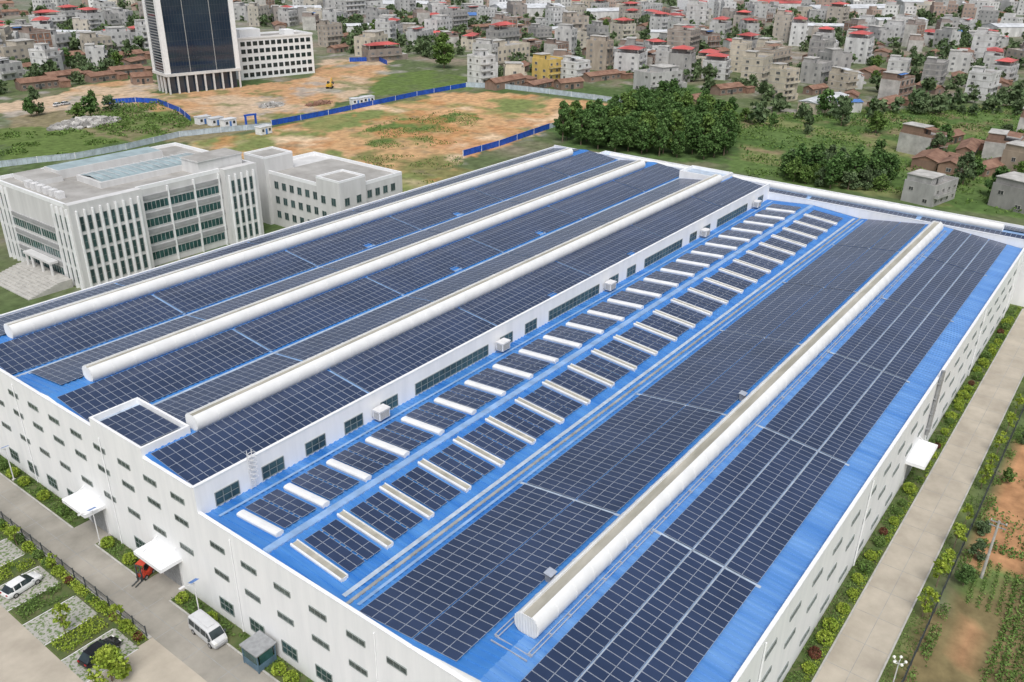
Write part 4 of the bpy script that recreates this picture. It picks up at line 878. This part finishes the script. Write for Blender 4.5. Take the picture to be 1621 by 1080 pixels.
def cover(name, x0, x1, y0, y1, dens, s, m, label, z=.1, hgt=.3, thr=.41, sc=1.6):
    n = int((x1 - x0) * (y1 - y0) * dens); P = np.stack([rng.uniform(x0, x1, n), rng.uniform(y0, y1, n), z + rng.random(n) * hgt], 1)
    k = vnoise(P[:, 0], P[:, 1], sc, 200) > thr; tag(part(name, leaf_mesh(name, P[k], s, m), None), label, 'plants', kind='stuff')
cover('ground_cover', 37.5, 39.4, 22, 76, 65, .12, M['leaf_mid'], 'low green ground cover in front bed below the low hall', hgt=.3)
cover('ground_cover', 37.5, 39.4, 81.4, 91.8, 65, .12, M['leaf_mid'], 'low green ground cover between the two front doors', hgt=.3)
cover('ground_cover', 37.5, 39.4, 97.4, 135, 65, .12, M['leaf_mid'], 'low green ground cover left of the left front door', hgt=.3)
cover('ground_cover', 55, 196, 13.7, 15.9, 45, .12, M['leaf_mid'], 'low green ground cover along the side wall')
cover('ground_cover', 55, 196, 13.7, 14.4, 45, .12, M['leaf_lime'], 'lime edging plants along the side road kerb')
cover('ground_cover', 31.3, 32.4, 72.6, 110, 75, .13, M['leaf_lime'], 'low lime plants along the parking fence', hgt=.7)
cover('ground_cover', 44, 216, 6.1, 8.05, 26, .11, M['leaf_mid'], 'rough grass on the verge of the side road', 0, .15)
cover('weeds', 106, 216, -3, 5.4, 6, .2, M['leaf_mid'], 'weeds and low plants beyond the side fence', 0, .5, .55, 5)
cover('hedge', 70, 216, 4.6, 5.8, 40, .15, M['leaf_mid'], 'overgrown hedge strip along the outside of the side fence', 0, .8, .5, 3)
for k in range(6):
    y = 74.6 + k * 8.25
    cover('ground_cover', 25.6, 31, y + 2.7, y + 5.5, 60, .13, M['leaf_mid'] if k % 2 else M['leaf_lime'], 'low plants in the bed beside parking bay, %s bed from the right' % ordn(k), hgt=.6)
P = []; S = []
for r_ in range(16):
    for x in np.arange(66, 108, .26):
        yy = 3.8 - r_ * 1.05 + .5 * math.sin(x * .12)
        nn = float(vnoise(np.array([x]), np.array([yy]), 6, 1500, 2)[0]); plot = math.sin(math.floor(x / 5.2) * 12.9 + math.floor(r_ / 4) * 7.7)
        if random.random() < .06 or nn < .34 or plot < -.55: continue
        P.append(np.array([x, yy, .16 + .1 * (plot > .3)]) + rng.normal(size=(7, 3)) * np.array([.14, .16 + .1 * (plot > .3), .1])); S += [.12 + .06 * (plot > .3)] * 7
tag(part('crop_rows', leaf_mesh('crop_rows', np.concatenate(P), S, M['leaf_mid']), None), 'irregular rows of low green crops in the field at lower right', 'crops', kind='stuff')
vt = [(1455, 975), (1483, 930), (1522, 830), (1557, 775), (1580, 720), (1540, 880), (1500, 905), (1612, 655), (1600, 690), (1575, 750)]
vy = sorted([b for a, b in vt], reverse=True)
for i, (px, py) in enumerate(vt):
    x, y = G(px, py); tree('young', i, x, 6.9, random.uniform(.85, 1.3), 'young lime tree on the side road verge, %s from the near end' % ordn(vy.index(py)), 'young trees on the verge')
for i, (px, py, s, lab) in enumerate(((105, 1005, 1.05, 'small leafy tree in the bed right of the white car'), (85, 905, .8, 'slim young tree in the parking strip behind the white car'), (28, 865, .85, 'young tree at the left edge above the parking bays'), (190, 1000, .9, 'young tree behind the black car'))):
    x, y = G(px, py); tree('young', i, x, y, s, lab)
x, y = G(178, 1078); tree('bushy', 0, x, y, 1.25, 'bushy yellow green tree at the bottom edge beside the black car')
bl_ = (109, 124, 137, 97, 160, 175, 103, 148)
for i, x in enumerate(bl_): tree('round', i + 1, x, 4.4 + random.uniform(-.6, .4), random.uniform(.25, .42), 'bushy green shrub outside the side fence, %s from the near end' % ordn(sorted(bl_).index(x)), 'bushes outside the side fence', 'shrub')

# ------------------------------------------------------------------ fences
def fence_line(name, pp, h, m, label, seg=12):
    pts = [G(*p) for p in pp]; r = thing(name, label, 'fence', (pts[0][0], pts[0][1], 0))
    for (xa, ya), (xb, yb) in zip(pts[:-1], pts[1:]):
        L_ = math.hypot(xb - xa, yb - ya); n = max(1, round(L_ / seg)); an = math.atan2(yb - ya, xb - xa)
        for i in range(n):
            s = L_ / n; q = MB(); k = int(s / 1.5) + 1
            for j in range(k): q.box(j * s / k, (j + 1) * s / k - .05, -.03 + .03 * (j % 2), .03 + .03 * (j % 2), .05, h)
            q.box(0, s, -.07, .09, h, h + .12)
            t = i / n; q.build('fence_panel', m, r, loc=(xa + (xb - xa) * t - pts[0][0], ya + (yb - ya) * t - pts[0][1], 0), rz=an)
            MB().box(-.08, .08, -.12, .12, 0, h + .2).build('fence_post', M['cabin'], r, loc=(xa + (xb - xa) * t - pts[0][0], ya + (yb - ya) * t - pts[0][1], 0), rz=an)
fence_line('site_fence', [(733, 248), (790, 232), (870, 204)], 2.0, M['hoard'], 'bright blue hoarding on the near edge of the bare dirt site, left of the grove')
fence_line('site_fence', [(430, 199), (520, 182), (590, 167), (660, 152), (738, 138)], 1.9, M['hoard'], 'long blue hoarding along the far left side of the dirt site')
fence_line('site_fence', [(738, 138), (800, 141), (870, 149), (940, 158), (1003, 167)], 2.2, M['hoardw'], 'pale grey hoarding along the far edge of the dirt site')
fence_line('site_fence', [(165, 165), (215, 162), (250, 164), (285, 178), (302, 192)], 1.9, M['hoard'], 'blue hoarding around the grassy mound left of the cabins')
fence_line('site_fence', [(120, 252), (200, 237), (285, 217), (350, 210), (430, 203)], 1.9, M['hoardw'], 'pale wall fence between the grass and dirt site on the left')
fence_line('site_fence', [(-20, 268), (60, 258), (120, 252)], 1.9, M['hoardw'], 'pale wall fence at the left edge behind the office block')
fence_line('site_fence', [(553, 98), (600, 97), (613, 103)], 2.2, M['hoard'], 'short blue hoarding right of the white office')
fence_line('site_fence', [(870, 204), (925, 190), (1003, 167)], 1.9, M['hoardw'], 'pale hoarding between the dirt site and the left grove')
def rail_fence(label, P0, P1, h, step=2.5):
    (xa, ya), (xb, yb) = P0, P1; L_ = math.hypot(xb - xa, yb - ya); an = math.atan2(yb - ya, xb - xa); r = thing('railing', label, 'fence', (xa, ya, 0), an); n = int(L_ / step)
    for i in range(n):
        q = MB(); q.box(i * step + .05, (i + 1) * step - .05, -.02, .02, .25, .31); q.box(i * step + .05, (i + 1) * step - .05, -.02, .02, h - .2, h - .14)
        for j in range(9): q.box(i * step + .15 + j * .26, i * step + .18 + j * .26, -.015, .015, .1, h)
        q.build('fence_panel', M['frame_dark'], r); MB().box(i * step - .05, i * step + .05, -.05, .05, 0, h + .1).build('fence_post', M['frame_dark'], r)
rail_fence('dark metal railing between the front road and the parking bays', (32.6, 73), (32.6, 130), 1.5)
rail_fence('dark metal railing along the verge of the side road', (60, 6), (214, 6), 1.9)

# ------------------------------------------------------------------ site cabins, gate, rubble
CB = [(322, 196, 0, 'white site cabin, leftmost of the row by the blue gate'), (342, 198, 0, 'white site cabin, second from left by the blue gate'), (362, 200, 0, 'white site cabin nearest the blue gate'), (418, 212, .1, 'white guard cabin just right of the blue gate'), (565, 166, -.3, 'white site cabin behind the long blue hoarding'), (582, 163, -.3, 'white site cabin, right one behind the long blue hoarding')]
for px, py, rz, lab in CB:
    x, y = G(px, py); r = thing('site_cabin', lab, 'cabin', (x, y, 0), rz, 'white site cabins'); MB().box(-2.7, 2.7, -1.5, 1.5, .1, 2.7).build('wall', M['cabin'], r); MB().box(-2.85, 2.85, -1.65, 1.65, 2.7, 2.95).build('roof', M['shedroof'], r)
    for xx in (-1.6, 1.6): MB().box(xx - .5, xx + .5, -1.54, -1.5, 1.1, 2.1).build('window', M['void'], r)
    MB().box(-.45, .45, -1.55, -1.5, .1, 2.1).build('door', M['shedblue'], r)
x, y = G(398, 200); r = thing('site_gate', 'blue gate frame at the entrance of the dirt site', 'gate', (x, y, 0), -.2)
for s in (-2, 2): MB().box(s - .3, s + .3, -.3, .3, 0, 4.0).build('gate_post', M['hoard'], r)
MB().box(-2.5, 2.5, -.25, .25, 4.0, 4.6).build('beam', M['hoard'], r)
def heap(px, py, n, rx, ry, hz, m, lab, name='rubble_heap', cat='rubble', smax=1.5):
    x, y = G(px, py); mb = MB()
    for i in range(n):
        a = random.uniform(0, 6.28); q = random.random() ** .6; s = random.uniform(.4, smax); cx, cy = x + rx * q * math.cos(a), y + ry * q * math.sin(a); cz = (1 - q) * hz
        b0 = len(mb.v); bx = MB().box(-s, s, -s * .7, s * .7, -s * .5, s * .5); rt = Matrix.Rotation(random.uniform(0, 3), 3, 'Z') @ Matrix.Rotation(random.uniform(-.6, .6), 3, 'X')
        mb.v += [tuple(rt @ Vector(v) + Vector((cx, cy, cz))) for v in bx.v]; mb.f += [tuple(k + b0 for k in f) for f in bx.f]; mb.m += bx.m
    tag(mb.build(name, m), lab, cat)
heap(135, 197, 260, 14, 7, 2.2, M['rubble'], 'heap of pale broken rubble on the left of the dirt site')
heap(430, 168, 90, 6, 4, 1.5, M['rubble'], 'small rubble heap on the dirt right of the glass tower', smax=.9)
heap(505, 165, 70, 7, 3, 1.2, M['tile'], 'small heap of brown spoil in front of the white office', 'spoil_heap', 'spoil', .9)
def excavator(px, py, rz, lab):
    x, y = G(px, py); r = thing('excavator', lab, 'excavator', (x, y, 0), rz)
    for s in (-1, 1): MB().loft([[(-1.8, s * 1.1 - .3, .1), (-2.1, s * 1.1 - .3, .5), (-1.8, s * 1.1 - .3, .9), (1.8, s * 1.1 - .3, .9), (2.1, s * 1.1 - .3, .5), (1.8, s * 1.1 - .3, .1)], [(-1.8, s * 1.1 + .3, .1), (-2.1, s * 1.1 + .3, .5), (-1.8, s * 1.1 + .3, .9), (1.8, s * 1.1 + .3, .9), (2.1, s * 1.1 + .3, .5), (1.8, s * 1.1 + .3, .1)]]).build('track', M['rubber'], r)
    MB().box(-2.0, 1.3, -1.2, 1.2, 1.0, 2.1).build('body', M['yellow'], r); MB().box(.1, 1.5, .3, 1.2, 2.1, 3.1).build('cab', M['glass_dark'], r)
    MB().tube((1.2, -.2, 1.8), (3.6, -.2, 4.2), .3, .24).tube((3.6, -.2, 4.2), (5.6, -.2, 2.2), .22, .16).build('boom', M['yellow'], r); MB().loft([[(5.2, -.7, 1.2), (5.2, .3, 1.2), (5.9, .3, 1.0), (5.9, -.7, 1.0)], [(5.4, -.7, 2.2), (5.4, .3, 2.2), (5.8, .3, 2.2), (5.8, -.7, 2.2)]]).build('bucket', M['frame_dark'], r)
excavator(522, 140, .6, 'yellow excavator on the dirt in front of the white office')

# ------------------------------------------------------------------ vehicles
def sec(x, zb, zt, hw, sh=.86): return [(x, -hw * .9, zb), (x, -hw, zb + (zt - zb) * .35), (x, -hw * .98, zb + (zt - zb) * .8), (x, -hw * sh, zt), (x, hw * sh, zt), (x, hw * .98, zb + (zt - zb) * .8), (x, hw, zb + (zt - zb) * .35), (x, hw * .9, zb)]
def wheel(parent, x, y, r, w=.2):
    o = MB().tube((x, y - w/2, r), (x, y + w/2, r), r, n=18, m=0).build('wheel', M['rubber'], parent); s = 1 if y > 0 else -1
    MB().tube((x, y + s * w * .5, r), (x, y + s * (w * .5 + .02), r), r * .62, r * .55, 14).build('rim', M['rim'], o)
def car(label, m, x, y, rz, hgt=1.46, group=None):
    r = thing('parked_car', label, 'car', (x, y, .03), rz, group)
    b = MB(); b.loft([sec(-2.15, .4, .75, .7), sec(-2.05, .3, .9, .8), sec(-1.6, .22, .95, .86), sec(-.6, .2, .95, .875), (sec(.6, .2, .93, .875)), sec(1.3, .2, .9, .87), sec(1.85, .24, .78, .82), sec(2.15, .35, .62, .68)]); b.build('body', m, r, smooth=True)
    g_ = MB(); q = lambda x, z0, z1, a, c: [(x, -a, z0), (x, -c, z1), (x, c, z1), (x, a, z0)]
    g_.loft([q(-2.0, .88, .92, .7, .66), q(-1.4, .9, hgt - .08, .8, .6), q(-.4, .9, hgt, .82, .62), q(.3, .9, hgt - .04, .82, .6), q(1.2, .86, .92, .78, .7)]); g_.build('window_glass', M['glass_dark'], r)
    t = MB(); t.loft([[(-1.42, -.58, hgt - .06), (-1.42, .58, hgt - .06)], [(-.4, -.61, hgt + .02), (-.4, .61, hgt + .02)], [(.3, -.58, hgt - .02), (.3, .58, hgt - .02)]], 0, False, False)
    for s in (-1, 1):
        for xa, xb in ((-.45, -.35), (-1.32, -1.2)): t.poly([(xa, s * .825, .9), (xb, s * .825, .9), (xb, s * .625, hgt), (xa, s * .625, hgt)])
    t.build('roof', m, r)
    for sx in (-1.3, 1.35):
        for sy in (-.8, .8): wheel(r, sx, sy, .32)
    for s in (-.55, .55):
        MB().box(1.95, 2.12, s - .16, s + .16, .56, .7).build('headlight', M['lamp'], r); MB().box(-2.17, -2.05, s - .15, s + .15, .68, .84).build('taillight', M['taillight'], r)
        MB().box(.75, .95, s * 1.75 - .08, s * 1.75 + .08, .92, 1.05).build('mirror', m, r)
    return r
x, y = G(36, 932); car('white sedan parked in the left bay beside the planting', M['carwhite'], x, y, R(8))
x, y = G(160, 1038); car('black car parked in the bay at the bottom beside a bushy tree', M['carblack'], x, y, R(8), 1.55)
for px, py, m, lab in ((92, 168, 'carwhite', 'tiny white car on the dirt left of the tower'), (104, 166, 'carsilver', 'tiny silver car beside the white one on the dirt')):
    x, y = G(px, py); car(lab, M[m], x, y, .3)
x, y = G(331, 1008); v = thing('minibus', 'silver white minibus parked on the front road', 'van', (x, y, .03), R(-92))
def vs(x, zb, zt, hw): return [(x, -hw * .94, zb), (x, -hw, zb + .25), (x, -hw, min(1.1, zt - .12)), (x, -hw * .88, zt - .07), (x, -hw * .7, zt), (x, hw * .7, zt), (x, hw * .88, zt - .07), (x, hw, min(1.1, zt - .12)), (x, hw, zb + .25), (x, hw * .94, zb)]
b = MB(); b.loft([vs(-2.45, .4, 1.9, .84), vs(-2.35, .3, 2.02, .88), vs(-1, .26, 2.08, .9), vs(1.0, .26, 2.05, .9), vs(1.35, .26, 1.96, .89), vs(2.0, .26, 1.18, .87), vs(2.35, .3, 1.0, .8), vs(2.45, .42, .85, .7)]); b.build('body', M['carsilver'], v)
for s in (-1, 1):
    for xa, xb in ((-2.2, -1.15), (-1.05, -.05), (.05, 1.0)):
        MB().poly([(xa, s * .912, 1.16), (xb, s * .912, 1.16), (xb, s * .822, 1.86), (xa, s * .822, 1.86)]).build('side_window', M['glass_dark'], v)
    MB().poly([(1.06, s * .908, 1.16), (1.8, s * .9, 1.16), (1.38, s * .83, 1.76), (1.06, s * .83, 1.84)]).build('side_window', M['glass_dark'], v)
MB().poly([(1.42, -.7, 1.92), (1.42, .7, 1.92), (2.0, .76, 1.24), (2.0, -.76, 1.24)]).build('windscreen', M['glass_dark'], v)
MB().poly([(-2.47, -.7, 1.2), (-2.47, .7, 1.2), (-2.45, .62, 1.8), (-2.45, -.62, 1.8)]).build('rear_window', M['glass_dark'], v)
MB().box(-2.0, .9, -.45, .45, 2.08, 2.11).build('roof_panel', M['carsilver'], v)
MB().box(2.38, 2.52, -.72, .72, .34, .6).build('bumper', M['officegrey'], v)
for s in (-.6, .6): MB().box(2.3, 2.46, s - .16, s + .16, .7, .9).build('headlight', M['lamp'], v); MB().box(-2.5, -2.4, s * 1.25 - .08, s * 1.25 + .08, .7, 1.1).build('taillight', M['taillight'], v); MB().box(1.65, 1.85, s * 1.65 - .1, s * 1.65 + .1, 1.15, 1.4).build('mirror', M['frame_dark'], v)
for sx in (-1.55, 1.55):
    for sy in (-.82, .82): wheel(v, sx, sy, .33)
# forklift
x, y = G(238, 908); f = thing('forklift', 'red forklift truck standing by the right front door', 'forklift', (x - .6, y, .03), R(200))
b = MB(); b.loft([[(-1.15, -.5, .35), (-1.15, .5, .35), (-1.0, .5, 1.05), (-1.0, -.5, 1.05)], [(-.5, -.55, .25), (-.5, .55, .25), (-.5, .55, 1.1), (-.5, -.55, 1.1)], [(.0, -.55, .25), (.0, .55, .25), (.0, .55, .75), (.0, -.55, .75)], [(.75, -.55, .25), (.75, .55, .25), (.75, .5, .7), (.75, -.5, .7)]]); b.build('body', M['red'], f)
MB().box(-.4, .1, -.3, .3, 1.0, 1.12).box(-.5, -.38, -.3, .3, 1.1, 1.6).build('seat', M['rubber'], f)
g_ = MB()
for sx, sy in ((-.6, -.48), (-.6, .48), (.7, -.48), (.7, .48)): g_.tube((sx, sy, .7), (sx * .85, sy, 2.15), .04, n=6)
g_.box(-.6, .66, -.54, .54, 2.15, 2.2); g_.build('overhead_guard', M['red'], f)
g_ = MB()
for sy in (-.32, .32): g_.box(.86, .98, sy - .06, sy + .06, .1, 2.3)
for z in (.4, 1.2, 2.2): g_.box(.88, .96, -.32, .32, z, z + .1)
g_.build('mast', M['frame_dark'], f)
for sy in (-.25, .25): MB().box(1.0, 2.1, sy - .06, sy + .06, .1, .16).box(1.0, 1.06, sy - .06, sy + .06, .16, .8).build('fork', M['frame_dark'], f)
MB().tube((.35, 0, .7), (.15, 0, 1.25), .03).tube((.13, 0, 1.25), (.15, 0, 1.28), .18, n=12).build('steering_wheel', M['rubber'], f)
for sx, rr in ((-.75, .26), (.5, .32)):
    for sy in (-.52, .52): wheel(f, sx, sy, rr, .2)
# steel shelter by the wall
x, y = G(424, 1040); s_ = thing('steel_shelter', 'small blue grey steel shelter against the front wall at the bottom', 'shelter', (37.9, y, .1), 0)
for sx in (-1.1, 1.1):
    for sy in (-1.2, 1.2): MB().box(sx - .06, sx + .06, sy - .06, sy + .06, 0, 2.4).build('post', M['bluesteel'], s_)
MB().box(-1.3, 1.3, -1.4, 1.4, 2.4, 2.55).build('roof', M['metal'], s_)
for xx, yy, w_, d_ in ((-1.1, 0, .02, 1.14), (0, -1.2, 1.04, .02), (0, 1.2, 1.04, .02)):
    q = MB(); q.box(xx - w_, xx + w_, yy - d_, yy + d_, .1, .95); q.build('side_panel', M['bluesteel'], s_)
    q = MB(); q.box(xx - w_ * .8, xx + w_ * .8, yy - d_, yy + d_, 1.0, 2.3); q.build('side_glass', M['glass_teal'], s_)
# lamps and pole
for i, (px, py) in enumerate(((33, 757), (166, 860), (332, 972))):
    x, y = G(px, py); r = thing('street_lamp', 'white street lamp in the front hedge strip, %s from the left' % ordn(i), 'street lamp', (37.7, y, .09), R(180), 'street lamps along the front road')
    MB().tube((0, 0, 0), (0, 0, 5.2), .08, .05).build('pole', M['steel_white'], r); MB().tube((0, 0, 5.1), (1.3, 0, 5.5), .035, n=6).build('arm', M['steel_white'], r)
    MB().box(1.1, 1.75, -.14, .14, 5.46, 5.56).build('lamp_head', M['steel_white'], r); q = MB(); q.poly([(-.5, -.4, 5.3), (.5, -.4, 5.3), (.5, .4, 5.65), (-.5, .4, 5.65)]); q.build('solar_panel', M['shedblue'], r); MB().box(-.2, .2, -.2, .2, 0, .25).build('base', M['kerb'], r)
x, y = G(1553, 915); r = thing('utility_pole', 'concrete utility pole in the rough ground beside the side fence', 'pole', (x, y, 0)); MB().tube((0, 0, -.2), (0, 0, 8.5), .19, .12, 10).build('pole', M['kerb'], r)
for z in (7.6, 8.2): MB().box(-.05, .05, -.9, .9, z, z + .1).build('crossarm', M['metal'], r)
for s in (-.8, 0, .8): MB().tube((0, s, 8.3), (0, s, 8.5), .05).build('insulator', M['lamp'], r)
x, y = G(1434, 1095); r = thing('garden_lamp', 'white five armed lamp on the verge at the bottom right', 'street lamp', (x, 6.8, 0)); MB().tube((0, 0, 0), (0, 0, 3.4), .07, .05).build('pole', M['steel_white'], r)
for i in range(5):
    a = i * 1.257; c, s = math.cos(a), math.sin(a); o = MB().tube((0, 0, 3.0), (c * .6, s * .6, 3.3), .03, n=5).build('arm', M['steel_white'], r)
    q = MB(); q.loft([[(c * .6 + rr * math.cos(k * .785), s * .6 + rr * math.sin(k * .785), 3.3 + zz) for k in range(8)] for rr, zz in ((.06, 0), (.16, .12), (.16, .22), (.05, .34))]); q.build('globe', M['lamp'], o)

# ------------------------------------------------------------------ camera, light
cam = bpy.data.cameras.new('camera'); co = bpy.data.objects.new('camera', cam); col.objects.link(co)
mw = Matrix((( cr.x, -cd.x, -cf.x, 0), (cr.y, -cd.y, -cf.y, 0), (cr.z, -cd.z, -cf.z, H), (0, 0, 0, 1))); co.matrix_world = mw
cam.sensor_fit = 'HORIZONTAL'; cam.sensor_width = 36; cam.lens = 36 * FPX / 1621; cam.clip_end = 12000; cam.clip_start = .5
scene.camera = co
sd = Vector((-.62, -.5, 1.2)).normalized()
w = bpy.data.worlds.new('World'); scene.world = w; w.use_nodes = True; nt = w.node_tree
sky = nt.nodes.new('ShaderNodeTexSky'); sky.sky_type = 'NISHITA'; sky.sun_disc = False; sky.sun_elevation = math.asin(sd.z); sky.sun_rotation = math.atan2(sd.x, sd.y); sky.dust_density = 4; sky.air_density = 1.0
hs = nt.nodes.new('ShaderNodeHueSaturation'); hs.inputs['Saturation'].default_value = .45
nt.links.new(sky.outputs[0], hs.inputs['Color']); bg = nt.nodes['Background']; nt.links.new(hs.outputs[0], bg.inputs['Color']); bg.inputs['Strength'].default_value = .15
sl = bpy.data.lights.new('sun', 'SUN'); sl.energy = 1.5; sl.angle = R(28); sl.color = (1, .975, .94); so = bpy.data.objects.new('sun', sl); col.objects.link(so); so.rotation_euler = sd.to_track_quat('Z', 'Y').to_euler()
scene.view_settings.view_transform = 'Standard'; scene.view_settings.look = 'None'; scene.view_settings.exposure = 0
print('houses', len(HOUSES), 'objects', len(bpy.data.objects))
